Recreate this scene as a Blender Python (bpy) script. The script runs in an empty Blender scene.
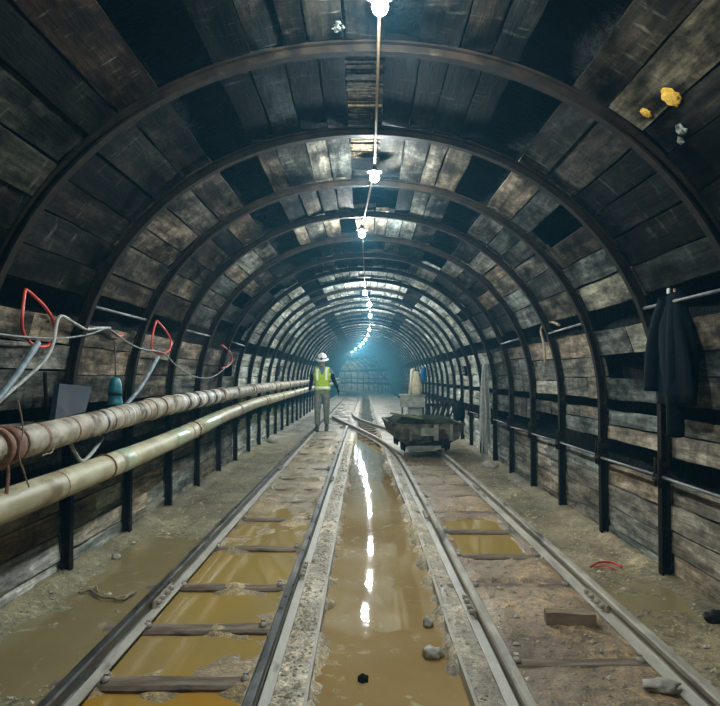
import bpy, bmesh, math, random
from mathutils import Vector, Matrix, noise as mnoise

random.seed(11)
SC = bpy.context.scene
COL = SC.collection
PI = math.pi

# ------------------------------------------------------------------ camera
CAM_Z = 1.3
FPX = 700.0
cam_d = bpy.data.cameras.new('camera')
cam = bpy.data.objects.new('camera', cam_d)
COL.objects.link(cam)
cam.location = (0, 0, CAM_Z)
cam.rotation_euler = (math.radians(90 + 1.88), 0, math.radians(0.41))
cam_d.sensor_fit = 'HORIZONTAL'
cam_d.sensor_width = 36.0
cam_d.lens = FPX / 720.0 * 36.0
cam_d.clip_start = 0.02
cam_d.clip_end = 300
SC.camera = cam
CR = cam.rotation_euler.to_matrix()


def ray(px, py):
    return CR @ Vector(((px - 360) / FPX, -(py - 353) / FPX, -1.0))


def at_x(px, py, X):
    """the point of the plane x = X (a wall) seen at this place of the photograph"""
    d = ray(px, py)
    return Vector((0, 0, CAM_Z)) + d * (X / d.x)


def at_y(px, py, Y):
    d = ray(px, py)
    return Vector((0, 0, CAM_Z)) + d * (Y / d.y)


def at_z(px, py, Z):
    d = ray(px, py)
    return Vector((0, 0, CAM_Z)) + d * ((Z - CAM_Z) / d.z)


def nz(x, y, z=0.0):
    return mnoise.noise(Vector((x, y, z)))


def smooth(a, b, t):
    t = min(1, max(0, (t - a) / (b - a)))
    return t * t * (3 - 2 * t)


def interp(tab, y):
    if y <= tab[0][0]:
        return tab[0][1]
    for (a, va), (b, vb) in zip(tab, tab[1:]):
        if y <= b:
            t = (y - a) / (b - a)
            return va + (vb - va) * t
    return tab[-1][1]


def cx(y):
    """sideways run of the tunnel: straight, then bending away to the left"""
    return -max(0.0, y - 50.0) ** 2 / 50.0


# ------------------------------------------------------------------ mesh builder
class MB:
    def __init__(self):
        self.v, self.f, self.m, self.c = [], [], [], []
        self.smooth = []

    def add(self, vs, fs, mi=0, col=None, sm=False):
        b = len(self.v)
        self.v.extend(tuple(p) for p in vs)
        for f in fs:
            self.f.append(tuple(i + b for i in f))
            self.m.append(mi)
            self.c.append(col or (1, 1, 1, 0))
            self.smooth.append(sm)

    def box(self, c, s, rot=None, mi=0, col=None, taper=1.0):
        vs = []
        for dz in (-1, 1):
            k = taper if dz > 0 else 1.0
            for dx, dy in ((-1, -1), (1, -1), (1, 1), (-1, 1)):
                p = Vector((dx * s[0] / 2 * k, dy * s[1] / 2 * k, dz * s[2] / 2))
                if rot is not None:
                    p = rot @ p
                vs.append(p + Vector(c))
        self.add(vs, [(3, 2, 1, 0), (4, 5, 6, 7), (0, 1, 5, 4), (1, 2, 6, 5), (2, 3, 7, 6), (3, 0, 4, 7)], mi, col)

    def tube(self, pts, r, seg=8, closed=False, mi=0, cap=True, rr=None):
        pts = [Vector(p) for p in pts]
        n = len(pts)
        tang = []
        for i in range(n):
            if closed:
                t = pts[(i + 1) % n] - pts[i - 1]
            else:
                t = pts[min(i + 1, n - 1)] - pts[max(i - 1, 0)]
            if t.length < 1e-9:
                t = Vector((0, 0, 1))
            tang.append(t.normalized())
        up = Vector((0, 0, 1)) if abs(tang[0].z) < 0.9 else Vector((1, 0, 0))
        nrm = tang[0].cross(up).normalized()
        vs = []
        for i in range(n):
            nrm = (nrm - tang[i] * nrm.dot(tang[i]))
            if nrm.length < 1e-6:
                nrm = tang[i].orthogonal()
            nrm.normalize()
            bi = tang[i].cross(nrm)
            rad = rr[i] if rr else r
            for k in range(seg):
                a = 2 * PI * k / seg
                vs.append(pts[i] + nrm * (math.cos(a) * rad) + bi * (math.sin(a) * rad))
        fs = []
        for i in range(n if closed else n - 1):
            j = (i + 1) % n
            for k in range(seg):
                l = (k + 1) % seg
                fs.append((i * seg + k, i * seg + l, j * seg + l, j * seg + k))
        self.add(vs, fs, mi, None, True)
        if cap and not closed:
            b = len(self.v) - n * seg
            self.f.append(tuple(b + k for k in range(seg))[::-1]); self.m.append(mi); self.c.append((1, 1, 1, 0)); self.smooth.append(False)
            self.f.append(tuple(b + (n - 1) * seg + k for k in range(seg))); self.m.append(mi); self.c.append((1, 1, 1, 0)); self.smooth.append(False)

    def lathe(self, prof, c=(0, 0, 0), seg=20, rot=None, mi=0, sx=1.0, sy=1.0):
        vs, fs = [], []
        for r, z in prof:
            for k in range(seg):
                a = 2 * PI * k / seg
                p = Vector((r * math.cos(a) * sx, r * math.sin(a) * sy, z))
                if rot is not None:
                    p = rot @ p
                vs.append(p + Vector(c))
        for i in range(len(prof) - 1):
            for k in range(seg):
                l = (k + 1) % seg
                fs.append((i * seg + k, i * seg + l, (i + 1) * seg + l, (i + 1) * seg + k))
        self.add(vs, fs, mi, None, True)
        b = len(self.v) - len(vs)
        for ring, flip in ((0, True), (len(prof) - 1, False)):
            if prof[ring][0] > 1e-4:
                f = tuple(b + ring * seg + k for k in range(seg))
                self.f.append(f[::-1] if flip else f); self.m.append(mi); self.c.append((1, 1, 1, 0)); self.smooth.append(False)

    def blob(self, c, s, sub=2, amp=0.25, fr=2.0, seed=0.0, rot=None, mi=0, sm=True):
        bm = bmesh.new()
        bmesh.ops.create_icosphere(bm, subdivisions=sub, radius=1.0)
        bm.verts.ensure_lookup_table()
        vs = []
        for v in bm.verts:
            p = v.co.normalized()
            k = 1 + amp * nz(p.x * fr + seed, p.y * fr - seed, p.z * fr + seed * .5)
            p = Vector((p.x * s[0] * k, p.y * s[1] * k, p.z * s[2] * k))
            if rot is not None:
                p = rot @ p
            vs.append(p + Vector(c))
        fs = [tuple(v.index for v in f.verts) for f in bm.faces]
        bm.free()
        self.add(vs, fs, mi, None, sm)

    def build(self, name, mat, parent=None, tone=False):
        me = bpy.data.meshes.new(name)
        me.from_pydata([tuple(p) for p in self.v], [], self.f)
        mats = mat if isinstance(mat, (list, tuple)) else [mat]
        for m in mats:
            me.materials.append(m)
        me.polygons.foreach_set('material_index', self.m)
        me.polygons.foreach_set('use_smooth', self.smooth)
        if tone:
            at = me.attributes.new('tone', 'FLOAT_COLOR', 'CORNER')
            buf = []
            for p, c in zip(me.polygons, self.c):
                buf.extend(list(c) * p.loop_total)
            at.data.foreach_set('color', buf)
        me.update()
        o = bpy.data.objects.new(name, me)
        COL.objects.link(o)
        if parent is not None:
            o.parent = parent
        return o


def thing(name, label, cat, loc=(0, 0, 0), rz=0.0, group=None):
    o = bpy.data.objects.new(name, None)
    o.empty_display_size = 0.1
    COL.objects.link(o)
    o.location = loc
    o.rotation_euler = (0, 0, rz)
    tag(o, label, cat, group)
    return o


def tag(o, label, cat, group=None, kind=None):
    o['label'] = label
    o['category'] = cat
    if group:
        o['group'] = group
    if kind:
        o['kind'] = kind
    return o


def structure(o):
    o['kind'] = 'structure'
    return o


def copy_thing(root, loc, label, rz=None):
    r = root.copy(); COL.objects.link(r); r.location = loc
    if rz is not None:
        r.rotation_euler = (0, 0, rz)
    r['label'] = label
    for ch in list(root.children):
        c = ch.copy(); COL.objects.link(c); c.parent = r
        for g in ch.children:
            d = g.copy(); COL.objects.link(d); d.parent = c
    return r


ONES = 'zeroth first second third fourth fifth sixth seventh eighth ninth tenth eleventh twelfth thirteenth fourteenth fifteenth sixteenth seventeenth eighteenth nineteenth'.split()
TENS = {2: 'twenty', 3: 'thirty', 4: 'forty', 5: 'fifty', 6: 'sixty', 7: 'seventy'}
TENTH = {2: 'twentieth', 3: 'thirtieth', 4: 'fortieth', 5: 'fiftieth', 6: 'sixtieth', 7: 'seventieth'}


def ordinal(n):
    if n < 20:
        return ONES[n]
    return TENTH[n // 10] if n % 10 == 0 else TENS[n // 10] + '-' + ONES[n % 10]


# ------------------------------------------------------------------ materials
class NT:
    def __init__(self, name):
        self.m = bpy.data.materials.new(name)
        self.m.use_nodes = True
        self.t = self.m.node_tree
        self.b = self.t.nodes['Principled BSDF']

    def n(self, kind, **kw):
        nd = self.t.nodes.new(kind)
        for k, v in kw.items():
            setattr(nd, k, v)
        return nd

    def l(self, a, b):
        self.t.links.new(a, b)

    def coords(self, scale=(1, 1, 1), off=None):
        tc = self.n('ShaderNodeTexCoord')
        mp = self.n('ShaderNodeMapping')
        mp.inputs['Scale'].default_value = scale
        self.l(tc.outputs['Object'], mp.inputs['Vector'])
        if off is None:
            return mp.outputs['Vector']
        ad = self.n('ShaderNodeVectorMath', operation='ADD')
        self.l(mp.outputs['Vector'], ad.inputs[0])
        self.l(off, ad.inputs[1])
        return ad.outputs['Vector']

    def noise(self, vec, scale, detail=4, rough=0.55, dist=0.0):
        nd = self.n('ShaderNodeTexNoise')
        nd.inputs['Scale'].default_value = scale
        nd.inputs['Detail'].default_value = detail
        nd.inputs['Roughness'].default_value = rough
        nd.inputs['Distortion'].default_value = dist
        self.l(vec, nd.inputs['Vector'])
        return nd.outputs['Fac']

    def ramp(self, fac, a, b, lo=0.0, hi=1.0):
        nd = self.n('ShaderNodeMapRange')
        nd.interpolation_type = 'SMOOTHSTEP'
        nd.inputs['From Min'].default_value = a
        nd.inputs['From Max'].default_value = b
        nd.inputs['To Min'].default_value = lo
        nd.inputs['To Max'].default_value = hi
        self.l(fac, nd.inputs['Value'])
        return nd.outputs['Result']

    def mix(self, fac, a, b, mode='MIX'):
        nd = self.n('ShaderNodeMix', data_type='RGBA', blend_type=mode)
        for sock, val in ((nd.inputs['Factor'], fac), (nd.inputs['A'], a), (nd.inputs['B'], b)):
            if isinstance(val, bpy.types.NodeSocket):
                self.l(val, sock)
            elif isinstance(val, (int, float)):
                sock.default_value = val if sock.type == 'VALUE' else (val, val, val, 1)
            else:
                sock.default_value = (*val, 1)
        return nd.outputs['Result']

    def math(self, op, a, b):
        nd = self.n('ShaderNodeMath', operation=op)
        for i, val in enumerate((a, b)):
            if isinstance(val, bpy.types.NodeSocket):
                self.l(val, nd.inputs[i])
            else:
                nd.inputs[i].default_value = val
        return nd.outputs[0]

    def bump(self, h, strength, dist):
        nd = self.n('ShaderNodeBump')
        nd.inputs['Strength'].default_value = strength
        nd.inputs['Distance'].default_value = dist
        self.l(h, nd.inputs['Height'])
        self.l(nd.outputs['Normal'], self.b.inputs['Normal'])

    def base(self, c):
        if isinstance(c, bpy.types.NodeSocket):
            self.l(c, self.b.inputs['Base Color'])
        else:
            self.b.inputs['Base Color'].default_value = (*c, 1)

    def rough(self, r):
        if isinstance(r, bpy.types.NodeSocket):
            self.l(r, self.b.inputs['Roughness'])
        else:
            self.b.inputs['Roughness'].default_value = r


def worn(name, c1, c2, scale=6.0, rough=0.6, metal=0.0, bump=0.3, bd=0.004, stretch=(1, 1, 1), c3=None, c3_at=(0.55, 0.7), c3_scale=3.0):
    """a two-tone weathered surface with an optional third colour in blotches"""
    k = NT(name)
    v = k.coords(stretch)
    a = k.noise(v, scale, 6, 0.6)
    col = k.mix(k.ramp(a, 0.35, 0.68), c1, c2)
    if c3:
        b = k.noise(v, c3_scale, 5, 0.6)
        col = k.mix(k.ramp(b, *c3_at), col, c3)
    k.base(col)
    k.rough(k.ramp(a, 0.2, 0.8, rough - 0.12, min(1, rough + 0.12)))
    k.b.inputs['Metallic'].default_value = metal
    if bump:
        k.bump(k.noise(v, scale * 5, 4, 0.6), bump, bd)
    return k.m


def board_material():
    k = NT('weathered_board')
    at = k.n('ShaderNodeAttribute', attribute_name='tone')
    mul = k.n('ShaderNodeVectorMath', operation='SCALE')
    mul.inputs[0].default_value = (37.0, 23.0, 51.0)
    k.l(at.outputs['Alpha'], mul.inputs['Scale'])
    off = mul.outputs['Vector']
    vg = k.coords((1, 0.1, 1), off)
    vb = k.coords((1, 0.55, 1), off)
    vd = k.coords((0.5, 2.2, 0.5), off)
    grain = k.noise(vg, 70, 5, 0.65)
    streak = k.noise(vg, 16, 4, 0.6, 0.3)
    blot = k.noise(vb, 3.6, 6, 0.68)
    blot2 = k.noise(vb, 6.5, 6, 0.7)
    drip = k.noise(vd, 8.0, 5, 0.65)
    spk = k.noise(vb, 26, 5, 0.75)
    f = k.math('MULTIPLY', k.ramp(streak, 0.3, 0.72, 0.4, 1.5), k.ramp(grain, 0.3, 0.7, 0.72, 1.2))
    sp = k.n('ShaderNodeSeparateColor')
    k.l(at.outputs['Color'], sp.inputs[0])
    palew = k.ramp(sp.outputs[1], 0.07, 0.22)
    calm = k.n('ShaderNodeMix', data_type='FLOAT')
    k.l(palew, calm.inputs[0]); k.l(k.ramp(blot, 0.36, 0.64, 0.16, 1.8), calm.inputs[2]); k.l(k.ramp(blot, 0.34, 0.66, 0.55, 1.3), calm.inputs[3])
    f = k.math('MULTIPLY', f, calm.outputs[0])
    f = k.math('MULTIPLY', f, k.ramp(spk, 0.35, 0.65, 0.75, 1.25))
    sc = k.n('ShaderNodeVectorMath', operation='SCALE')
    k.l(at.outputs['Color'], sc.inputs[0])
    k.l(f, sc.inputs['Scale'])
    col = sc.outputs['Vector']
    # reddish brown decay
    col = k.mix(k.ramp(blot2, 0.56, 0.75, 0, 0.45), col, k.mix(0.6, col, (0.075, 0.04, 0.02)))
    # pale mineral bloom, in blotches and in streaks across the boards
    pale = k.math('MULTIPLY', k.ramp(drip, 0.56, 0.74, 0, 0.75), k.ramp(blot, 0.4, 0.62))
    col = k.mix(pale, col, k.mix(0.28, col, (0.42, 0.43, 0.37)))
    k.base(col)
    k.rough(k.ramp(blot, 0.3, 0.7, 0.65, 0.95))
    k.b.inputs['Specular IOR Level'].default_value = 0.03
    h = k.math('ADD', k.math('MULTIPLY', grain, 0.5), k.math('ADD', k.math('MULTIPLY', streak, 0.8), k.math('MULTIPLY', spk, 0.4)))
    k.bump(h, 0.55, 0.012)
    return k.m


def mud_material():
    k = NT('wet_mud')
    at = k.n('ShaderNodeAttribute', attribute_name='tone')
    v = k.coords()
    a = k.noise(v, 2.2, 7, 0.65)
    b = k.noise(v, 24, 6, 0.72)
    c = k.noise(v, 90, 3, 0.6)
    f = k.math('MULTIPLY', k.ramp(a, 0.3, 0.7, 0.6, 1.35), k.ramp(b, 0.36, 0.64, 0.5, 1.4))
    f = k.math('MULTIPLY', f, k.ramp(c, 0.36, 0.64, 0.72, 1.25))
    f = k.math('ADD', f, k.ramp(k.noise(v, 55, 3, 0.8), 0.6, 0.7, 0, 0.55))
    sc = k.n('ShaderNodeVectorMath', operation='SCALE')
    k.l(at.outputs['Color'], sc.inputs[0])
    k.l(f, sc.inputs['Scale'])
    k.base(sc.outputs['Vector'])
    k.rough(k.ramp(b, 0.35, 0.65, 0.28, 0.72))
    k.bump(k.math('ADD', k.math('MULTIPLY', b, 1.0), k.math('MULTIPLY', c, 0.5)), 0.9, 0.014)
    return k.m


def water_material(name, c1, c2, bump, scale, rough=0.05, scum=0.0):
    k = NT(name)
    v = k.coords((1, 0.6, 1))
    a = k.noise(v, 1.6, 5, 0.6, 0.6)
    col = k.mix(k.ramp(a, 0.3, 0.7), c1, c2)
    if scum:
        e = k.noise(k.coords((1, 0.8, 1)), 5.0, 8, 0.72, 1.6)
        col = k.mix(k.ramp(e, 0.57, 0.68, 0, scum), col, (0.62, 0.54, 0.38))
    k.base(col)
    k.rough(rough)
    k.b.inputs['IOR'].default_value = 1.33
    v2 = k.coords((1, 0.8, 1))
    h = k.math('ADD', k.noise(v2, scale, 2, 0.5, 0.4), k.math('MULTIPLY', k.noise(v2, scale * 4.5, 2, 0.5), 0.25))
    k.bump(h, bump, 0.02)
    return k.m


M = {}
M['board'] = board_material()
M['mud'] = mud_material()
M['rock'] = worn('dark_rock', (0.004, 0.004, 0.004), (0.014, 0.015, 0.014), 4, 0.8, 0, 0.8, 0.04)
M['rib'] = worn('rusty_dark_steel', (0.008, 0.006, 0.0045), (0.022, 0.015, 0.01), 9, 0.7, 0.0, 0.4, 0.004, c3=(0.05, 0.04, 0.03), c3_at=(0.62, 0.75), c3_scale=5)
M['rail'] = worn('rail_steel', (0.05, 0.05, 0.05), (0.16, 0.16, 0.155), 14, 0.34, 0.6, 0.15, 0.002, (1, 0.25, 1), c3=(0.26, 0.22, 0.17), c3_at=(0.55, 0.72), c3_scale=7)
M['rail_dusty'] = worn('mud_dusted_rail', (0.28, 0.245, 0.19), (0.5, 0.45, 0.36), 12, 0.55, 0.0, 0.2, 0.002, (1, 0.3, 1), c3=(0.08, 0.07, 0.06), c3_at=(0.58, 0.7), c3_scale=5)
M['rail_mud'] = worn('mud_caked_rail_foot', (0.30, 0.26, 0.2), (0.46, 0.42, 0.34), 10, 0.6, 0, 0.4, 0.004, (1, 0.3, 1), c3=(0.12, 0.1, 0.08), c3_at=(0.6, 0.72), c3_scale=6)
M['sleeper'] = worn('soaked_timber', (0.13, 0.095, 0.065), (0.27, 0.21, 0.16), 12, 0.6, 0, 0.6, 0.008, (0.3, 1, 1), c3=(0.03, 0.025, 0.02), c3_at=(0.58, 0.68), c3_scale=4)
M['pipe'] = worn('old_pale_pipe', (0.27, 0.22, 0.15), (0.56, 0.5, 0.4), 9, 0.6, 0, 0.5, 0.006, (1, 0.8, 1), c3=(0.10, 0.065, 0.038), c3_at=(0.52, 0.64), c3_scale=7)
M['pipe_low'] = worn('old_yellow_pipe', (0.34, 0.29, 0.17), (0.58, 0.53, 0.35), 6, 0.5, 0, 0.3, 0.004, (1, 0.6, 1), c3=(0.17, 0.12, 0.06), c3_at=(0.55, 0.7), c3_scale=4)
M['pipe_green'] = worn('pale_green_sleeve', (0.36, 0.42, 0.27), (0.44, 0.5, 0.33), 6, 0.35, 0, 0.15, 0.002)
M['tape_white'] = worn('white_tape', (0.55, 0.54, 0.49), (0.7, 0.69, 0.63), 20, 0.45, 0, 0.2, 0.002)
M['tape_black'] = worn('black_tape', (0.02, 0.02, 0.02), (0.06, 0.055, 0.05), 12, 0.5, 0, 0.2, 0.002)
M['rust'] = worn('rust', (0.16, 0.06, 0.03), (0.3, 0.17, 0.11), 16, 0.75, 0.1, 0.6, 0.005)
M['red'] = worn('red_rubber', (0.55, 0.03, 0.02), (0.7, 0.05, 0.03), 8, 0.4, 0, 0.1, 0.001)
M['cable_grey'] = worn('grey_cable', (0.08, 0.09, 0.09), (0.24, 0.26, 0.25), 12, 0.5, 0, 0.2, 0.002)
M['cable_pale'] = worn('pale_cable', (0.2, 0.2, 0.185), (0.46, 0.47, 0.43), 12, 0.5, 0, 0.2, 0.002)
M['cable_blue'] = worn('blue_grey_conduit', (0.12, 0.16, 0.18), (0.26, 0.32, 0.35), 12, 0.5, 0, 0.2, 0.002)
M['cable_black'] = worn('black_cable', (0.015, 0.015, 0.015), (0.04, 0.04, 0.04), 12, 0.5, 0, 0.1, 0.001)
M['rope'] = worn('tan_cord', (0.26, 0.15, 0.08), (0.42, 0.26, 0.15), 30, 0.7, 0, 0.3, 0.001)
M['plate'] = worn('blue_grey_panel', (0.009, 0.016, 0.022), (0.022, 0.033, 0.042), 9, 0.55, 0, 0.2, 0.002)
M['teal'] = worn('teal_paint', (0.01, 0.12, 0.15), (0.025, 0.19, 0.23), 14, 0.4, 0, 0.15, 0.001)
M['rod'] = worn('galvanised_rod', (0.09, 0.09, 0.09), (0.2, 0.2, 0.195), 12, 0.5, 0.3, 0.15, 0.001)
M['navy'] = worn('navy_cloth', (0.0025, 0.005, 0.008), (0.006, 0.01, 0.013), 30, 0.85, 0, 0.4, 0.004)
M['black'] = worn('dirty_black', (0.012, 0.012, 0.012), (0.035, 0.033, 0.03), 8, 0.7, 0, 0.4, 0.006)
M['cart'] = worn('mud_crusted_steel', (0.04, 0.033, 0.02), (0.26, 0.24, 0.165), 5, 0.75, 0.0, 0.5, 0.008, c3=(0.045, 0.026, 0.013), c3_at=(0.48, 0.58), c3_scale=3.5)
M['cart_pale'] = worn('pale_scraped_steel', (0.2, 0.2, 0.16), (0.38, 0.37, 0.3), 8, 0.6, 0.0, 0.3, 0.004)
M['tarp'] = worn('dark_green_tarp', (0.006, 0.009, 0.005), (0.022, 0.03, 0.014), 8, 0.9, 0, 0.4, 0.006)
M['olive'] = worn('olive_plank', (0.15, 0.17, 0.07), (0.24, 0.25, 0.12), 8, 0.6, 0, 0.3, 0.004)
M['grey_bin'] = worn('grey_bin_steel', (0.17, 0.17, 0.15), (0.3, 0.3, 0.27), 9, 0.55, 0.1, 0.3, 0.004)
M['sack'] = worn('beige_sacking', (0.36, 0.31, 0.2), (0.5, 0.44, 0.3), 12, 0.85, 0, 0.4, 0.006)
M['prop_wood'] = worn('pale_raw_timber', (0.42, 0.37, 0.27), (0.58, 0.52, 0.4), 10, 0.7, 0, 0.3, 0.003, (1, 1, 0.2))
M['blue'] = worn('blue_cloth', (0.02, 0.12, 0.28), (0.03, 0.17, 0.36), 10, 0.8, 0, 0.4, 0.005)
M['foam'] = worn('yellow_foam', (0.5, 0.27, 0.03), (0.68, 0.42, 0.08), 30, 0.7, 0, 0.6, 0.006)
M['crust'] = worn('white_crust', (0.05, 0.055, 0.045), (0.34, 0.36, 0.31), 25, 0.7, 0, 0.6, 0.005)
M['stone'] = worn('pale_stone', (0.3, 0.27, 0.22), (0.5, 0.46, 0.39), 12, 0.65, 0, 0.5, 0.006)
M['block'] = worn('muddy_wood_block', (0.2, 0.14, 0.085), (0.36, 0.28, 0.19), 10, 0.65, 0, 0.5, 0.006, (0.3, 1, 1))
M['root'] = worn('tan_root', (0.2, 0.15, 0.09), (0.33, 0.26, 0.17), 20, 0.7, 0, 0.4, 0.003)
M['fibre'] = worn('pale_fibre', (0.35, 0.36, 0.33), (0.52, 0.53, 0.48), 20, 0.8, 0, 0.4, 0.003)
M['vest'] = worn('hi_vis_yellow', (0.36, 0.52, 0.02), (0.46, 0.62, 0.04), 12, 0.7, 0, 0.2, 0.004)
M['reflective'] = worn('silver_reflective_tape', (0.78, 0.79, 0.72), (0.88, 0.89, 0.82), 20, 0.4, 0.0, 0.1, 0.001)
M['shirt'] = worn('blue_grey_shirt', (0.1, 0.14, 0.2), (0.16, 0.2, 0.27), 20, 0.8, 0, 0.3, 0.004)
M['trousers'] = worn('grey_olive_trousers', (0.15, 0.15, 0.12), (0.23, 0.23, 0.19), 14, 0.85, 0, 0.3, 0.006)
M['boot'] = worn('dark_boot', (0.03, 0.027, 0.024), (0.08, 0.07, 0.06), 14, 0.6, 0, 0.3, 0.004)
M['skin'] = worn('skin', (0.3, 0.17, 0.11), (0.36, 0.21, 0.14), 20, 0.5, 0, 0.05, 0.001)
M['eye'] = worn('eye', (0.02, 0.015, 0.01), (0.05, 0.04, 0.03), 5, 0.2, 0, 0, 0)
M['helmet'] = worn('white_helmet', (0.62, 0.64, 0.63), (0.78, 0.79, 0.77), 12, 0.35, 0, 0.05, 0.001)
M['socket'] = worn('brown_socket', (0.05, 0.035, 0.025), (0.1, 0.07, 0.05), 20, 0.5, 0, 0.1, 0.001)
M['gravel'] = worn('grit', (0.38, 0.31, 0.21), (0.72, 0.63, 0.48), 9, 0.7, 0, 0, 0)
for q in ('rib', 'navy', 'rock', 'trousers', 'shirt', 'vest', 'blue', 'sleeper', 'black', 'tarp', 'plate', 'foam', 'crust', 'block'):
    M[q].node_tree.nodes['Principled BSDF'].inputs['Specular IOR Level'].default_value = 0.05
M['water_trough'] = water_material('muddy_trough_water', (0.31, 0.195, 0.07), (0.38, 0.26, 0.11), 0.045, 8.0, 0.03, 0.6)
M['water_ochre'] = water_material('ochre_puddle_water', (0.42, 0.27, 0.065), (0.36, 0.25, 0.09), 0.035, 3.0, 0.05)
M['water_orange'] = water_material('orange_puddle_water', (0.46, 0.22, 0.02), (0.42, 0.25, 0.05), 0.035, 3.0, 0.05)
M['water_olive'] = water_material('olive_puddle_water', (0.24, 0.19, 0.085), (0.3, 0.24, 0.12), 0.05, 4.0, 0.06, 0.35)

BULB_L = 3000.0
k = NT('lit_bulb')
k.b.inputs['Base Color'].default_value = (1, 1, 1, 1)
k.b.inputs['Emission Color'].default_value = (0.87, 0.98, 1.0, 1)
k.b.inputs['Emission Strength'].default_value = BULB_L
M['bulb'] = k.m

# ------------------------------------------------------------------ tunnel section
A_, B_, SPR, EXPO = 1.91, 1.845, 1.03, 2.1


def section(n_arc=140):
    pts = [(A_, -0.15 + (SPR + 0.15) * i / 14.0) for i in range(14)]
    for i in range(n_arc + 1):
        t = PI / 2 * i / n_arc
        c, s = max(0.0, math.cos(t)), math.sin(t)
        pts.append((A_ * c ** (2 / EXPO), SPR + B_ * s ** (2 / EXPO)))
    return pts                      # right foot up to the crown


HALF = section()
FULL = HALF + [(-x, z) for x, z in reversed(HALF[:-1])]
NF = len(FULL)
SL = [0.0]
for i in range(1, NF):
    SL.append(SL[-1] + math.dist(FULL[i], FULL[i - 1]))
LTOT = SL[-1]
NRM = []
for i in range(NF):
    a, b = FULL[max(0, i - 1)], FULL[min(NF - 1, i + 1)]
    dx, dz = b[0] - a[0], b[1] - a[1]
    L = math.hypot(dx, dz)
    NRM.append((dz / L, -dx / L))   # outward


def prof(s, off=0.0):
    """point on the section at arc length s from the right foot, pushed outwards by off; and its outward normal"""
    s = min(LTOT, max(0, s))
    lo, hi = 0, NF - 1
    while hi - lo > 1:
        m = (lo + hi) // 2
        if SL[m] <= s:
            lo = m
        else:
            hi = m
    t = (s - SL[lo]) / (SL[hi] - SL[lo])
    x = FULL[lo][0] * (1 - t) + FULL[hi][0] * t
    z = FULL[lo][1] * (1 - t) + FULL[hi][1] * t
    nx = NRM[lo][0] * (1 - t) + NRM[hi][0] * t
    nzv = NRM[lo][1] * (1 - t) + NRM[hi][1] * t
    L = math.hypot(nx, nzv)
    nx, nzv = nx / L, nzv / L
    return x + nx * off, z + nzv * off, nx, nzv


def s_at_z(z):
    """arc length on the right side where the section reaches height z"""
    for i in range(NF // 2 + 1):
        if FULL[i][1] >= z:
            return SL[i]
    return LTOT / 2


def s_at_x(x):
    """arc length on the right upper side where |x| is reached"""
    for i in range(14, NF // 2 + 1):
        if FULL[i][0] <= x:
            return SL[i]
    return LTOT / 2


def hit_lining(px, py, off=0.08):
    """where the line of sight of this place of the photograph meets the lining"""
    d = ray(px, py)
    o = Vector((0, 0, CAM_Z))
    t = 0.3
    while t < 80:
        p = o + d * t
        z = p.z - SPR
        a, b = A_ + off, B_ + off
        inside = (abs(p.x - cx(p.y)) < a) if z < 0 else ((abs(p.x - cx(p.y)) / a) ** EXPO + (z / b) ** EXPO < 1)
        if not inside:
            break
        t += 0.01
    p = o + d * t
    best = min(range(NF), key=lambda i: (FULL[i][0] + NRM[i][0] * off - p.x + cx(p.y)) ** 2 + (FULL[i][1] + NRM[i][1] * off - p.z) ** 2)
    return p, SL[best], Vector((NRM[best][0], 0, NRM[best][1]))


RIB0, STEP = 3.38, 1.183
ribs_y = [RIB0 + STEP * i for i in range(-4, 57)]

# ------------------------------------------------------------------ lining boards
walls = {'wall_left': MB(), 'wall_right': MB(), 'ceiling': MB()}
ls = LTOT


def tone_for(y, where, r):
    """brown to grey plank colour, with near ceiling shade and far light painted in"""
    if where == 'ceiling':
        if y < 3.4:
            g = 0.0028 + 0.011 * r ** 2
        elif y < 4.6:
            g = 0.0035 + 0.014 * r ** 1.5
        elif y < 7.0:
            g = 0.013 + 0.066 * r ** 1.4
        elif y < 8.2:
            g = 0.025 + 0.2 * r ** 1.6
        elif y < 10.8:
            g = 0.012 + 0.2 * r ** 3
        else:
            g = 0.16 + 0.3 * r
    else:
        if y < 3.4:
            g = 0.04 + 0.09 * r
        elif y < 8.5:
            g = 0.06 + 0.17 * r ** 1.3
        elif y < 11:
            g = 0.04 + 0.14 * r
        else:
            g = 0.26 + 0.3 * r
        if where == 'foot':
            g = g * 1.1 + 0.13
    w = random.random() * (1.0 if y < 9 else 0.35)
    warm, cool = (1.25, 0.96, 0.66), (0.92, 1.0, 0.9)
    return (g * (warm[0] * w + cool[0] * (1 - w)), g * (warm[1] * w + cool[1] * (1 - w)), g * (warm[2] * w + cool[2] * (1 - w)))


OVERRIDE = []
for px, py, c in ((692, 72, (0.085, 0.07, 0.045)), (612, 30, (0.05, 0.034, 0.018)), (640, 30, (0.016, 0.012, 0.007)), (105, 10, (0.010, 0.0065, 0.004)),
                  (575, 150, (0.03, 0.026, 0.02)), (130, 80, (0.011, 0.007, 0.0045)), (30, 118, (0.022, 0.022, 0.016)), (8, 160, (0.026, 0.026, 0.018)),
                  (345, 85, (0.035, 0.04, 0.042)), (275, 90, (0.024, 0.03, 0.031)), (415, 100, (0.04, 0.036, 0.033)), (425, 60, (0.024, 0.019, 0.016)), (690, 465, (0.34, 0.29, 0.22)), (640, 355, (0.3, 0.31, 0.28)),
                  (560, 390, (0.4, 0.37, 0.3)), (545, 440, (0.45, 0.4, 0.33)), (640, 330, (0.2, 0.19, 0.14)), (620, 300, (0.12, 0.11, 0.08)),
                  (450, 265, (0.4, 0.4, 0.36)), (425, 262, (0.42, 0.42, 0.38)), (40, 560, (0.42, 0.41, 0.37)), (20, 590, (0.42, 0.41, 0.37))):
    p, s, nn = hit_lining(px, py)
    OVERRIDE.append((p.y, s, c))


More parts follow.
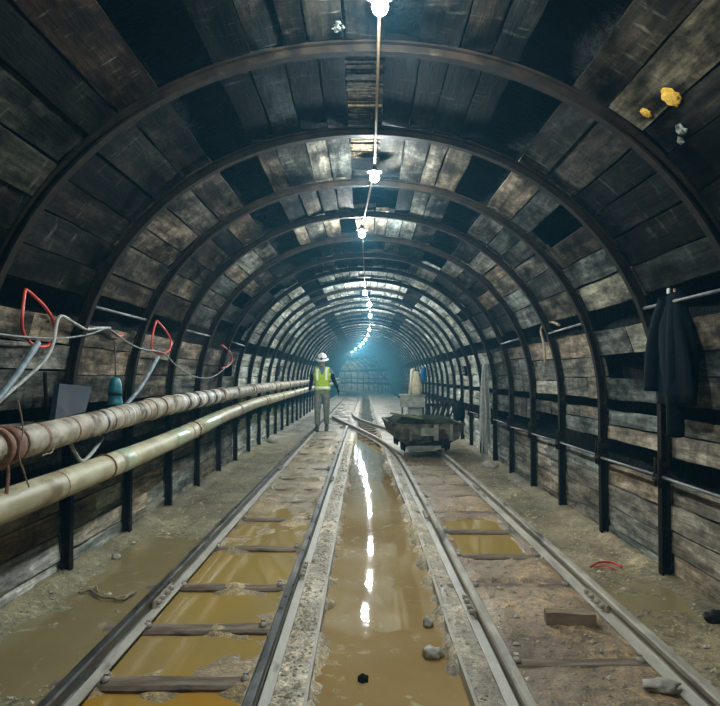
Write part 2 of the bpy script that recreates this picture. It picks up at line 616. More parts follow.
def add_board(mb, y0, y1, s0, s1, where, seg, dk=1.0):
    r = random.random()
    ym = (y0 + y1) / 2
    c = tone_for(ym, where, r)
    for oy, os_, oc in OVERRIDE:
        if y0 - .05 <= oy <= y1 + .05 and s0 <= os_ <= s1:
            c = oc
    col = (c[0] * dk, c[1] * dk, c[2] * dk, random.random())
    o0 = 0.066 + random.uniform(-0.008, 0.016)
    o1 = 0.066 + random.uniform(-0.008, 0.016)
    e0, e1 = random.uniform(-0.02, 0.02), random.uniform(-0.02, 0.02)
    th = 0.038
    gap = 0.005 + 0.011 * random.random()
    tw = random.uniform(-0.008, 0.008)
    vs = []
    for i in range(seg + 1):
        t = i / seg
        y = y0 + e0 + (y1 - y0 + e1 - e0) * t
        j = 0.004
        w0 = s0 + gap / 2 + tw * (t - .5) + random.uniform(-j, j)
        w1 = s1 - gap / 2 + tw * (t - .5) + random.uniform(-j, j)
        x0, z0, n0x, n0z = prof(w0, o0)
        x1, z1, n1x, n1z = prof(w1, o1)
        X = cx(y)
        vs += [(x0 + X, y, z0), (x1 + X, y, z1), (x1 + n1x * th + X, y, z1 + n1z * th), (x0 + n0x * th + X, y, z0 + n0z * th)]
    fs = []
    for i in range(seg):
        a, b = i * 4, i * 4 + 4
        for q in range(4):
            w = (q + 1) % 4
            fs.append((a + q, b + q, b + w, a + w))
    fs.append((0, 1, 2, 3))
    fs.append((seg * 4 + 3, seg * 4 + 2, seg * 4 + 1, seg * 4))
    mb.add(vs, fs, 0, col)


def fill(mb, y0, y1, a, b, n, where, seg, miss=0.0):
    """n planks side by side between the arc lengths a and b"""
    cuts = [0.0]
    for i in range(n):
        cuts.append(cuts[-1] + random.uniform(0.75, 1.3))
    k_ = (b - a) / cuts[-1]
    for i in range(n):
        if random.random() < miss:
            continue
        s0, s1 = a + cuts[i] * k_, a + cuts[i + 1] * k_
        if y1 - y0 > .9 and random.random() < 0.22 and where != 'ceiling':
            ym = y0 + (y1 - y0) * random.uniform(.35, .65)
            add_board(mb, y0, ym - .004, s0, s1, where, max(1, seg // 2))
            add_board(mb, ym + .004, y1, s0, s1, where, max(1, seg // 2))
        else:
            add_board(mb, y0, y1, s0, s1, where, seg)


zs = {z: s_at_z(z) for z in (0.0, 0.58, 0.77, 0.985, 1.085, 1.63, 1.80)}
s_g0, s_g1 = s_at_x(0.99), s_at_x(0.74)
s_c = s_at_x(0.115)
for i, y0 in enumerate(ribs_y[:-1]):
    y1 = ribs_y[i + 1]
    a, b = y0 + 0.012, y1 - 0.012
    seg = 5 if y0 < 9 else 2
    mid_dark = 7.9 < (a + b) / 2 < 10.8
    for side in (1, -1):
        def band(z0, z1, n, miss=0.0, where='wall'):
            lo, hi = z0, z1
            if side < 0:
                lo, hi = ls - z1, ls - z0
            wname = 'ceiling' if where == 'ceiling' else ('wall_right' if side > 0 else 'wall_left')
            fill(walls[wname], a, b, lo, hi, n, where, seg, miss)
        band(zs[0.0] - 0.08, zs[0.58] + random.uniform(-.02, .02), 4, 0.0, 'foot')
        band(zs[0.77] + random.uniform(-.015, .015), zs[0.985], 2 if random.random() < .7 else 1, 0.05)
        band(zs[1.085], zs[1.63] + random.uniform(-.02, .02), 3, 0.03)
        band(zs[1.80] + random.uniform(-.02, .02), s_g0, 6, 0.3 if mid_dark and side < 0 else 0.02, 'ceiling')
        filled_gap = y0 > 9 and random.random() < 0.12
        if filled_gap:
            band(s_g0, s_g1, 1, 0, 'ceiling')
        band(s_g1, s_c, 4 if y0 < 9 else random.choice((4, 5)), 0.2 if mid_dark else 0.03, 'ceiling')
    yc = (a + b) / 2
    if yc < 3.0 or (yc > 7 and random.random() < 0.55):
        fill(walls['ceiling'], a, b, s_c, ls - s_c, 1, 'ceiling', seg)
    elif yc < 7:
        # a short plank over one end of the open slot at the crown
        add_board(walls['ceiling'], b - 0.10, b, s_c - .01, ls - s_c + .01, 'ceiling', 2)
for wn, mb in walls.items():
    structure(mb.build(wn, M['board'], None, True))

# thin laths closing the open slot at the crown from above
m_ = MB()
y = 3.46
while y < 5.3:
    if abs(y - 4.563) > .06:
        w_ = random.uniform(.018, .036)
        zt = 2.875 + random.uniform(.076, .092)
        m_.box((random.uniform(-.006, .006), y, zt), (.205, w_, .02), Matrix.Rotation(random.uniform(-.04, .04), 3, 'Z'), 0, (.16, .12, .075, random.random()))
    y += .04
structure(m_.build('trim_1', M['board'], None, True))

# rough rock behind the boards
mb = MB()
rows = []
ys = []
y = -1.6
while y < 73:
    ys.append(y)
    y += 0.3 if y < 15 else 0.8
for y in ys:
    row = []
    for i in range(57):
        s = LTOT * i / 56
        off = 0.24 + 0.09 * nz(s * 1.6, y * 1.4, 3) + 0.05 * nz(s * 5, y * 4, 7)
        x, z, _, _ = prof(s, off)
        row.append((x + cx(y), y, z))
    rows.append(row)
vs = [p for r in rows for p in r]
fs = []
for j in range(len(rows) - 1):
    for i in range(56):
        fs.append((j * 57 + i, j * 57 + i + 1, (j + 1) * 57 + i + 1, (j + 1) * 57 + i))
mb.add(vs, fs, 0, None, True)
mb.f.append(tuple((len(rows) - 1) * 57 + i for i in range(57))); mb.m.append(0); mb.c.append((1, 1, 1, 0)); mb.smooth.append(False)
structure(mb.build('wall_rock', M['rock']))

# ------------------------------------------------------------------ steel ribs
Z_SPLIT = 0.64
s_split = s_at_z(Z_SPLIT)


def rib_piece(mb, s0, s1, n, lean):
    sec = [(-.029, 0), (.029, 0), (.029, .012), (.009, .016), (.009, .044), (.029, .048), (.029, .058), (-.029, .058), (-.029, .048), (-.009, .044), (-.009, .016), (-.029, .012)]
    vs = []
    for i in range(n + 1):
        s = s0 + (s1 - s0) * i / n
        for u, v in sec:
            x, z, _, _ = prof(s, v)
            vs.append((x, u + lean * (z - 1.0), z))
    q = len(sec)
    fs = []
    for i in range(n):
        for k_ in range(q):
            l = (k_ + 1) % q
            fs.append((i * q + k_, (i + 1) * q + k_, (i + 1) * q + l, i * q + l))
    fs.append(tuple(range(q)))
    fs.append(tuple(n * q + k_ for k_ in range(q))[::-1])
    mb.add(vs, fs)


near_rib_words = {}
vis = 0
proto_far = None
for i, y in enumerate(ribs_y):
    lean = random.uniform(-.012, .012)
    if y < 2.5:
        lab = 'steel arch rib just outside the frame, %s before the nearest visible one' % ONES[sum(1 for q in ribs_y if y < q < 2.5) + 1]
    else:
        vis += 1
        if vis == 1:
            lab = 'nearest dark steel arch rib, curving across the upper part of the view'
        else:
            lab = 'dark steel arch rib bracing the plank lining, %s from the viewer' % ordinal(vis)
    loc = (cx(y), y + random.uniform(-.012, .012), 0)
    if y > 14 and proto_far is not None:
        copy_thing(proto_far, loc, lab)
        continue
    t = thing('steel_rib', lab, 'arch rib', loc, 0, 'steel arch ribs along the tunnel')
    m_ = MB(); rib_piece(m_, s_split, LTOT - s_split, 70, lean); m_.build('crown_beam', M['rib'], t)
    for s0, s1 in ((0.08, s_split), (LTOT - s_split, LTOT - 0.08)):
        m_ = MB(); rib_piece(m_, s0, s1, 8, lean); m_.build('leg', M['rib'], t)
    for sg in (1, -1):
        m_ = MB()
        X = sg * (A_ + 0.02)
        m_.box((X, lean * (-.36), Z_SPLIT), (0.085, 0.1, 0.05))
        m_.box((X, lean * (-.36), Z_SPLIT + .09), (0.06, 0.09, 0.03))
        m_.tube([(X - sg * .04, -.055, Z_SPLIT - .01), (X - sg * .04, .055, Z_SPLIT - .01)], 0.013, 6)
        m_.tube([(X - sg * .035, -.03, Z_SPLIT - .06), (X - sg * .035, -.03, Z_SPLIT + .13)], 0.009, 6)
        m_.tube([(X - sg * .035, .03, Z_SPLIT - .06), (X - sg * .035, .03, Z_SPLIT + .13)], 0.009, 6)
        m_.build('clamp', M['rib'], t)
    if y > 14:
        proto_far = t

# tie rods between neighbouring ribs
SIDE = {1: 'right', -1: 'left'}
for sg, zt, idxs, nm in ((1, Z_SPLIT + .01, range(3, 14), 'low'), (1, 1.735, (3, 4, 6, 8), 'high'), (-1, 1.76, (3, 5, 7, 9), 'high')):
    for n_, i in enumerate(idxs):
        ya, yb = ribs_y[i], ribs_y[i + 1]
        x = sg * (A_ + (0.0 if nm == 'low' else 0.035))
        if nm == 'high':
            xx, _, _, _ = prof(s_at_z(zt), 0.03)
            x = sg * xx
        m_ = MB()
        m_.tube([(x, ya + .03, zt), (x, yb - .03, zt + random.uniform(-.02, .02))], 0.0105, 8)
        o = m_.build('tie_rod', M['rod'])
        place = 'low on the right wall' if nm == 'low' else 'in the upper %s wall gap' % SIDE[sg]
        tag(o, 'steel tie rod between two ribs %s, %s from the viewer' % (place, ordinal(n_ + 1)), 'tie rod', 'tie rods between the ribs')

# ------------------------------------------------------------------ track geometry tables
R1 = [(-2, -1.18), (16, -1.18), (22, -1.16), (60, -1.16)]
R2 = [(-2, -0.43), (17.2, -0.43)]
RA = [(-2, .61), (3, .61), (6, .585), (8, .56), (10, .53), (11.8, .47), (13.5, .30), (15.3, 0), (17, -.28), (18.7, -.59), (20.3, -.86), (21.6, -1.04)]
RB = [(-2, 1.33), (3, 1.33), (6, 1.315), (8, 1.29), (10, 1.26), (11.8, 1.2), (13.5, 1.03), (15.3, .72), (16.8, .42), (18.7, .03), (20.2, -.22), (21.8, -.37), (23.5, -.42), (60, -.42)]


def smooth_path(tab, y0, y1, stepf):
    out = []
    y = y0
    while y < y1:
        w = 0.8
        x = sum(interp(tab, y + d * w) for d in (-1, -.5, 0, .5, 1)) / 5
        out.append((x + cx(y), y))
        y += stepf(y)
    return out


def make_rail(name, label, tab, y0, y1, joints, head='rail'):
    path = smooth_path(tab, y0, y1, lambda y: 0.25 if y < 24 else 1.0)
    hw, fh, web, hh, ht, H = .056, .011, .008, .023, .028, .094
    sec = [(-hw, 0), (hw, 0), (hw, fh * .6), (web + .006, fh + .006), (web, fh + .012), (web, H - ht - .006), (hh, H - ht), (hh + .001, H - .008), (hh - .006, H),
           (-hh + .006, H), (-hh - .001, H - .008), (-hh, H - ht), (-web, H - ht - .006), (-web, fh + .012), (-web - .006, fh + .006), (-hw, fh * .6)]
    muddy = {2, 1, 13, 14, 15, 0}
    q = len(sec)
    m_ = MB()
    vs = []
    for i, (x, y) in enumerate(path):
        x2, y2 = path[min(i + 1, len(path) - 1)]
        x1, y1_ = path[max(i - 1, 0)]
        d = Vector((x2 - x1, y2 - y1_)).normalized()
        for u, v in sec:
            vs.append((x + u * d.y, y - u * d.x, v))
    base = len(m_.v)
    m_.add(vs, [])
    for i in range(len(path) - 1):
        for k_ in range(q):
            l = (k_ + 1) % q
            m_.f.append((i * q + k_, i * q + l, (i + 1) * q + l, (i + 1) * q + k_))
            m_.m.append(1 if k_ in muddy else 0); m_.c.append((1, 1, 1, 0)); m_.smooth.append(False)
    for e, fl in ((0, 0), (len(path) - 1, 1)):
        f = tuple(e * q + k_ for k_ in range(q))
        m_.f.append(f if fl else f[::-1]); m_.m.append(0); m_.c.append((1, 1, 1, 0)); m_.smooth.append(False)
    t = thing(name, label, 'rail', (path[0][0], path[0][1], 0.008))
    t_off = Vector(t.location)
    m_.v = [(a - t_off.x, b - t_off.y, c) for a, b, c in m_.v]
    m_.build('rail_bar', [M[head], M['rail_mud']], t)
    for jy, side in joints:
        x = interp(tab, jy)
        j = MB()
        j.box((x - t_off.x + side * .018, jy - t_off.y, .035), (.014, .36, .046))
        jb = j.build('joint_bar', M['rail_mud'], t)
        for kx in (-.13, -.05, .05, .13):
            b_ = MB()
            b_.tube([(x - t_off.x + side * .02, jy - t_off.y + kx, .037), (x - t_off.x + side * .048, jy - t_off.y + kx, .037)], .015, 6)
            b_.build('bolt', M['rail_mud'], jb)
    return t


make_rail('rail', 'left rail of the left track, running beside the wet left walkway', R1, -1.2, 60, ((4.05, 1), (9.6, 1)))
make_rail('rail', 'right rail of the left track, beside the muddy strip and water trough', R2, -1.2, 17.3, ((4.6, 1), (8.6, 1)))
make_rail('rail', 'left rail of the right track, muddy, curving left past the mine cart', RA, -1.2, 21.6, ((3.9, -1), (6.4, -1)), 'rail_dusty')
make_rail('rail', 'outermost right rail of the right track, running near the right plank wall', RB, -1.2, 60, ((4.0, -1), (8.0, -1)), 'rail_dusty')

# kerb angles of the water trough
KL, KR = -0.235, 0.43
for X, lab in ((KL, 'thin muddy steel edging on the left side of the water trough'), (KR, 'thin muddy steel edging on the right side of the water trough')):
    m_ = MB()
    sg = 1 if X > 0 else -1
    y = -1.0
    while y < 44:
        y1 = y + (0.5 if y < 20 else 2.0)
        def kx(yy):
            return X + 0.012 * nz(yy * .7, X * 9, 1) - (0.08 * smooth(5, 11, yy) if X > 0 else 0.0)
        xa, xb = kx(y), kx(y1)
        zt, zb = 0.028, -0.12
        a0 = [(xa - .007, y, zb), (xa + .007, y, zb), (xa + .007, y, zt), (xa - .007, y, zt)]
        a1 = [(xb - .007, y1, zb), (xb + .007, y1, zb), (xb + .007, y1, zt), (xb - .007, y1, zt)]
        m_.add(a0 + a1, [(0, 1, 5, 4), (1, 2, 6, 5), (2, 3, 7, 6), (3, 0, 4, 7)])
        if not (11.0 < y < 20.5 and X > 0):
            pass
        y = y1
    o = m_.build('trough_edging', M['rail_mud'])
    tag(o, lab, 'edging')

# ------------------------------------------------------------------ floor
SLEEP_L = [2.35, 3.02, 3.67, 4.375, 5.35, 6.43, 7.3, 8.1, 8.9, 9.9, 10.8, 11.8]
while SLEEP_L[-1] < 40:
    SLEEP_L.append(SLEEP_L[-1] + random.uniform(.85, 1.05))
SLEEP_R = [3.22, 4.38, 5.1, 5.92, 6.7, 7.6, 8.4, 9.3, 10.2]
MUD = {'walkL': (0.30, 0.255, 0.14), 'trkL': (0.38, 0.27, 0.12), 'strip': (0.56, 0.46, 0.32), 'trough': (0.52, 0.41, 0.25),
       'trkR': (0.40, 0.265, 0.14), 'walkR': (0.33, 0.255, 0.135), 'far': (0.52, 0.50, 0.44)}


def ground(x, y):
    n1 = nz(x * 1.3, y * 1.1, 2.0)
    n2 = nz(x * 5.5, y * 4.5, 5.0)
    n3 = nz(x * 17, y * 15, 9.0)
    fine = 0.010 * n3
    krx = KR - 0.08 * smooth(5, 11, y)
    if x < -1.2:
        h = 0.004 + 0.022 * n1 + 0.012 * n2 + fine
        h -= 0.022 * smooth(2.6, 3.4, y) * (1 - smooth(5.3, 6.3, y)) * smooth(-1.86, -1.7, x)
        h += 0.03 * smooth(-1.8, -1.95, x) + 0.008 * smooth(5.5, 7, y)
        c = MUD['walkL']
    elif x < -0.41:
        ridge = 0.0
        for sy in SLEEP_L:
            d = abs(y - sy)
            if d < .4:
                ridge = max(ridge, math.exp(-(d / .11) ** 2))
        h = -0.036 + 0.022 * n1 + 0.014 * n2 + fine + 0.034 * ridge * (0.6 + 0.9 * n2) + 0.026 * smooth(5.6, 7.5, y)
        e = min(x + 1.2, -0.41 - x)
        h += 0.03 * math.exp(-(e / .07) ** 2) * (0.7 + n2)
        c = MUD['trkL']
    elif x < KL:
        h = 0.012 + 0.010 * n2 + 0.005 * n3 + .006 * n1
        c = MUD['strip']
    elif x < krx:
        el, er = x - KL, krx - x
        h = -0.10 + 0.03 * n1 + 0.02 * n2
        h += (0.082 + 0.085 * n2 + 0.05 * n1 + .03 * n3) * math.exp(-(el / .07) ** 2) + (0.092 + .09 * n2 + 0.06 * n1 + .03 * n3) * math.exp(-(er / .085) ** 2) + fine * 1.5
        h += 0.05 * smooth(13, 17, y)
        c = MUD['trough']
    elif x < 1.36:
        h = 0.018 + 0.022 * n1 + 0.014 * n2 + 0.010 * n3
        if .64 < x:
            h -= 0.055 * smooth(4.85, 5.2, y) * (1 - smooth(6.3, 6.6, y)) * smooth(0.66, .74, x) * (1 - smooth(1.1, 1.25, x))
            h -= 0.03 * smooth(7.2, 8.0, y) * (1 - smooth(9, 9.6, y)) * (0.5 + n1)
            for sy in SLEEP_R:
                d = abs(y - sy)
                if d < .3:
                    h = min(h, 0.0 + .016 * n2) if d < .085 else h
        c = MUD['trkR'] if x > .62 else MUD['strip']
    else:
        h = 0.006 + 0.02 * n1 + 0.012 * n2 + fine
        h += 0.03 * smooth(1.8, 1.95, x) - 0.008 * smooth(3.0, 3.6, y) * (1 - smooth(6, 7, y))
        c = MUD['walkR']
    for tab in (R1, R2, RA, RB):
        if tab is R2 and y > 17.2 or tab is RA and y > 21.6:
            continue
        d = abs(x - interp(tab, y))
        if d < .12:
            k_ = 1 - smooth(.066, .12, d + .02 * n2)
            h = h * (1 - k_) + min(h, 0.004 + .01 * n2) * k_
    f = smooth(11, 19, y) * .85  # far mud greyed and lightened, deep tunnel brightness put into its colour
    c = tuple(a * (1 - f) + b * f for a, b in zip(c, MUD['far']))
    wet = 0.8 + 0.45 * max(-.5, min(.7, n1 + n2 * .6))
    return h, tuple(a * wet for a in c)


xs = []
x = -2.16
while x < 2.161:
    xs.append(x)
    x += 0.03
ys = []
y = -1.6
while y < 73:
    ys.append(y)
    y += 0.12 if y < 2.3 else max(0.03, 0.0085 * y)
gv, gc = [], []
for y in ys:
    for x in xs:
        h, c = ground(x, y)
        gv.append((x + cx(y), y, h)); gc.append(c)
nxn = len(xs)
mb = MB()
fs = []
for j in range(len(ys) - 1):
    for i in range(nxn - 1):
        fs.append((j * nxn + i, j * nxn + i + 1, (j + 1) * nxn + i + 1, (j + 1) * nxn + i))
mb.add(gv, fs, 0, None, True)
fl = mb.build('floor', M['mud'])
structure(fl)
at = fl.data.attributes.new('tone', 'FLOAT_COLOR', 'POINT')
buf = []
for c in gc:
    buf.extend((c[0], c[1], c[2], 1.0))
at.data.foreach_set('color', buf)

# standing water
def water(name, label, x0, x1, z, mat, y0, y1):
    m_ = MB()
    n = int((y1 - y0) / .5)
    vs = []
    for i in range(n + 1):
        y = y0 + (y1 - y0) * i / n
        vs += [(x0, y, z), (x1, y, z)]
    m_.add(vs, [(2 * i, 2 * i + 1, 2 * i + 3, 2 * i + 2) for i in range(n)], 0, None, True)
    o = m_.build(name, mat)
    tag(o, label, 'water', None, 'stuff')
    return o


water('trough_water', 'rippled tan muddy water filling the middle trough between both tracks', KL + .007, KR - .007, -0.03, M['water_trough'], -1, 44)
water('puddle_water', 'ochre muddy puddles between the sleepers of the left track', -1.225, -0.385, -0.022, M['water_ochre'], 3.02, 24)
water('puddle_water', 'orange rusty puddle before the nearest sleeper of the left track', -1.225, -0.385, -0.022, M['water_orange'], -1, 3.0)
water('puddle_water', 'olive brown puddle on the left walkway below the pipes', -1.98, -1.225, -0.004, M['water_olive'], -1, 16)
water('puddle_water', 'orange brown puddle between the rails of the right track', 0.655, 1.285, -0.018, M['water_ochre'], 2, 11)
water('puddle_water', 'shallow brown puddle between right rail and right plank wall', 1.375, 1.98, -0.006, M['water_olive'], -1, 12)

# grit lying on the mud
m_ = MB()
rng = random.Random(5)
for _ in range(5200):
    y = 2.5 + 11 * rng.random() ** 1.5
    zone = rng.random()
    x = rng.uniform(-1.88, -1.25) if zone < .3 else rng.uniform(-.38, -.25) if zone < .5 else rng.uniform(.44, 1.3) if zone < .8 else rng.uniform(1.4, 1.88)
    h, _ = ground(x, y)
    if h < -.01:
        continue
    r = rng.uniform(.003, .009) * (2.2 if rng.random() < .08 else 1)
    a = rng.random() * 6.28
    vs = [(x + r * 1.3 * math.cos(a + k_ * 1.57), y + r * math.sin(a + k_ * 1.57), h + rng.uniform(0, .4) * r) for k_ in range(4)] + [(x, y, h + r), (x, y, h - r)]
    m_.add(vs, [(0, 1, 4), (1, 2, 4), (2, 3, 4), (3, 0, 4), (1, 0, 5), (2, 1, 5), (3, 2, 5), (0, 3, 5)])
tag(m_.build('gravel', M['gravel']), 'loose grit scattered over the mud beside the rails', 'gravel', None, 'stuff')

# sleepers
def sleeper(xc, y, length, label, group, rz=0.0, w=.15, spikes=(), z=-0.004, near=True):
    t = thing('railway_sleeper', label, 'sleeper', (xc, y, z), rz, group)
    m_ = MB()
    n = 10 if near else 3
    vs = []
    for i in range(n + 1):
        u = -length / 2 + length * i / n
        a = w / 2 * (1 + .22 * nz(u * 4, y * 3, 1)) * (0.75 if near else 1)
        b = w / 2 * (1 + .22 * nz(u * 4, y * 3, 4)) * (0.75 if near else 1)
        h = 0.006 + 0.012 * nz(u * 3, y * 5, 7)
        vs += [(u, -a, -.1), (u, b, -.1), (u, b, h - .012), (u, b * .7, h), (u, -a * .7, h), (u, -a, h - .012)]
    fs = []
    for i in range(n):
        for q in range(6):
            l = (q + 1) % 6
            fs.append((i * 6 + q, i * 6 + l, (i + 1) * 6 + l, (i + 1) * 6 + q))
    fs += [tuple(range(6))[::-1], tuple(n * 6 + q for q in range(6))]
    m_.add(vs, fs)
    m_.build('beam', M['sleeper'], t)
    for u in spikes:
        s_ = MB()
        s_.blob((u, 0.0, .012), (.022, .03, .02), 1, .3, 3, u * 7 + y)
        s_.box((u, .02, .02), (.02, .028, .03))
        s_.build('spike', M['rail_mud'], t)
    return t


for i, y in enumerate(SLEEP_L):
    near = y < 14
    sleeper(-0.79 + random.uniform(-.03, .03), y, 1.06, 'soaked timber sleeper sunk in the left track, %s from the viewer' % ordinal(i + 1), 'sleepers of the left track',
            random.uniform(-.03, .03), random.uniform(.13, .18), (-.31, .285) if near else (), -0.004, near)
for i, y in enumerate(SLEEP_R):
    xr = (interp(RA, y) + interp(RB, y)) / 2
    sleeper(xr, y, 0.98, 'half buried timber sleeper in the right track, %s from the viewer' % ordinal(i + 1), 'sleepers of the right track',
            random.uniform(-.03, .03), random.uniform(.12, .16), (-.28, .28), 0.0, True)
yy = [13.9, 14.6, 15.3, 16.0, 16.7, 17.4, 18.1, 18.9]
for i, y in enumerate(yy):
    xa, xb = interp(RA, y), interp(RB, y)
    sleeper((xa + xb) / 2, y, (xb - xa) + .35, 'pale timber sleeper under the crossover curve behind the cart, %s from the viewer' % ordinal(i + 1), 'sleepers of the crossover', 0.32, .16, (), 0.0, True)

# ------------------------------------------------------------------ pipes on the left
def pipe_path(xt, zt, y0, y1, st=.3):
    pts = []
    y = y0
    while y <= y1:
        pts.append(Vector((interp(xt, y), y, interp(zt, y))))
        y += st if y < 14 else 1.0
    return pts


def smooth_tab(tab, w=.6):
    return lambda y: sum(interp(tab, y + d * w) for d in (-1, -.5, 0, .5, 1)) / 5


UX, UZ = [(-2, -1.70), (50, -1.70)], [(-2, .955), (3.3, .965), (5.9, 1.05), (6.4, 1.055), (10.9, 1.10), (20, 1.12), (50, 1.12)]
LX, LZ = [(-2, -1.70), (50, -1.70)], [(-2, .67), (3, .685), (4.84, .705), (6, .73), (7.24, .775), (8.2, .82), (10.9, .88), (20, .9), (50, .9)]


def ring(mb, fx, fz, y, r, w, seg=18, mi=0):
    p0 = Vector((fx(y - w / 2), y - w / 2, fz(y - w / 2)))
    p1 = Vector((fx(y + w / 2), y + w / 2, fz(y + w / 2)))
    mb.tube([p0, p0.lerp(p1, .25), p0.lerp(p1, .75), p1], r, seg, rr=[r * .96, r, r, r * .96])


def build_pipe(name, label, XT, ZT, rad, mat, cuts, extras):
    fx, fz = smooth_tab(XT), smooth_tab(ZT)
    t = thing(name, label, 'pipe', (0, 0, 0))
    for y0, y1, mt in cuts:
        pts, y = [], y0
        while y < y1 - .01:
            pts.append(Vector((fx(y), y, fz(y)))); y += .25 if y < 14 else 1.0
        pts.append(Vector((fx(y1), y1, fz(y1))))
        m_ = MB(); m_.tube(pts, rad, 20); m_.build('pipe_section', mt, t)
    for y, w, r, mt, nm in extras:
        m_ = MB(); ring(m_, fx, fz, y, rad * r, w); m_.build(nm, mt, t)
    y = ribs_y[3] if rad < .079 else ribs_y[2]
    for y in ribs_y[2:22:2] if rad < .079 else ribs_y[3:22:2]:
        m_ = MB()
        x, z = fx(y), fz(y)
        m_.tube([(x + math.cos(a) * (rad + .006), y, z + math.sin(a) * (rad + .006)) for a in [2 * PI * q / 14 for q in range(14)]], .006, 6, True)
        m_.tube([(x - rad - .004, y, z), (-1.905, y, z + .02)], .008, 6)
        m_.build('hanger', M['rust'], t)
    return t


build_pipe('air_pipe', 'upper pale stained pipe along the left wall with taped joints', UX, UZ, .078, M['pipe'],
           ((-1.5, 3.28, M['pipe']), (3.28, 6.05, M['pipe']), (6.05, 9.0, M['pipe']), (9.0, 13.5, M['pipe']), (13.5, 48, M['pipe'])),
           [(3.3, .07, 1.22, M['rust'], 'coupling'), (3.2, .04, 1.3, M['rust'], 'flange'), (5.55, .16, 1.14, M['pipe'], 'coupling'), (6.05, .1, 1.1, M['pipe'], 'coupling'),
            (4.45, .05, 1.03, M['tape_black'], 'tape_band'), (4.58, .03, 1.03, M['tape_black'], 'tape_band'), (4.0, .04, 1.02, M['rust'], 'tape_band'),
            (3.62, .05, 1.02, M['rust'], 'tape_band'), (4.75, .02, 1.05, M['pipe'], 'tape_band'), (4.85, .02, 1.05, M['pipe'], 'tape_band'), (4.95, .03, 1.05, M['tape_white'], 'tape_band'), (5.05, .02, 1.05, M['pipe'], 'tape_band'), (5.2, .05, 1.03, M['tape_black'], 'tape_band'), (5.32, .03, 1.03, M['rust'], 'tape_band')]
           + [(6.35 + .19 * q, .09, 1.06, M['tape_white'] if q % 2 == 0 else M['tape_black'], 'tape_band') for q in range(9)]
           + [(8.25, .12, 1.18, M['pipe'], 'coupling'), (10.3, .12, 1.18, M['pipe'], 'coupling'), (13.5, .14, 1.18, M['pipe'], 'coupling')])
build_pipe('water_pipe', 'lower yellowish pipe along the left wall with a green sleeve', LX, LZ, .08, M['pipe_low'],
           ((-1.5, 4.75, M['pipe_low']), (4.75, 7.0, M['pipe_low']), (7.0, 12, M['pipe_low']), (12, 48, M['pipe_low'])),
           [(4.9, .22, 1.03, M['pipe_green'], 'sleeve'), (6.3, .5, 1.03, M['pipe_green'], 'sleeve'), (7.55, .9, 1.02, M['pipe_green'], 'sleeve'), (6.7, .05, 1.06, M['pipe'], 'coupling'), (3.86, .02, 1.02, M['rust'], 'tape_band'), (12, .12, 1.15, M['pipe_low'], 'coupling')])


# ------------------------------------------------------------------ things hanging on the left wall
def catmull(pts, n=6, closed=False):
    out = []
    N = len(pts)
    rngi = range(N) if closed else range(N - 1)
    for i in rngi:
        p0 = pts[(i - 1) % N] if closed or i > 0 else pts[0]
        p1, p2 = pts[i], pts[(i + 1) % N]
        p3 = pts[(i + 2) % N] if closed or i + 2 < N else pts[-1]
        for k_ in range(n):
            t = k_ / n
            out.append(0.5 * ((2 * p1) + (p2 - p0) * t + (2 * p0 - 5 * p1 + 4 * p2 - p3) * t * t + (3 * p1 - p0 - 3 * p2 + p3) * t ** 3))
    if not closed:
        out.append(pts[-1])
    return out


def wall_line(name, label, cat, pix, X, r, mat, closed=False, group=None, jit=0.0):
    pts = []
    for i, (px, py) in enumerate(pix):
        pts.append(at_x(px, py, X + jit * math.sin(i * 1.9)))
    m_ = MB()
    m_.tube(catmull(pts, 6, closed), r, 8, closed)
    return tag(m_.build(name, mat), label, cat, group)


XW = -1.86
wall_line('red_hose', 'large red hose loop hung on the rod at the upper left', 'hose', [(25, 292), (22, 318), (24, 334), (34, 345), (47, 346), (55, 336), (53, 320), (45, 307), (35, 297), (28, 291)], XW, .009, M['red'], True, None, .01)
wall_line('red_hose', 'thin red hose loop farther along the left wall, second from the viewer', 'hose', [(156, 322), (152, 338), (152, 349), (160, 354), (169, 350), (171, 341), (166, 331), (159, 323)], XW, .009, M['red'], True, None, .01)
wall_line('red_hose', 'small red hose loop deepest along the left wall above the pipes', 'hose', [(222, 345), (230, 352), (232, 360), (228, 366), (222, 368)], XW + .03, .011, M['red'])
wall_line('red_wire', 'short red wire end hanging where the grey wall cables meet', 'wire', [(112, 331), (114, 334), (119, 336), (123, 335)], XW, .008, M['red'])
wall_line('conduit', 'thick blue grey conduit slanting down at the left edge', 'conduit', [(-14, 411), (2, 394), (20, 370), (38, 343)], -1.82, .018, M['cable_blue'])
wall_line('cable', 'thick pale cable rising from the left edge behind the conduit, then bending right', 'cable', [(-14, 414), (4, 397), (25, 379), (44, 361), (53, 344), (57, 322), (62, 316), (74, 323), (86, 329), (98, 328), (110, 328)], -1.84, .0105, M['cable_pale'], False, None, .006)
wall_line('cable', 'thin grey cable sagging along the left wall past the second red hose', 'cable', [(-10, 333), (15, 336), (40, 338), (65, 338), (90, 334), (108, 329), (124, 340), (142, 349), (163, 353), (178, 367), (196, 377), (212, 377), (224, 369), (229, 362)], XW + .015, .0065, M['cable_grey'])
wall_line('conduit', 'blue grey pipe end leaning behind the upper pipe beside the teal canister', 'conduit', [(126, 405), (142, 385), (158, 357)], -1.83, .017, M['cable_blue'])
wall_line('strap', 'pale grey strap hanging in a V between the two pipes', 'strap', [(70, 442), (75, 453), (82, 461), (92, 453), (103, 437)], -1.74, .012, M['cable_pale'])
wall_line('rope', 'short rust red rope hanging under the coupling at the left edge', 'rope', [(7, 460), (8, 478), (6, 497)], -1.66, .009, M['rust'])
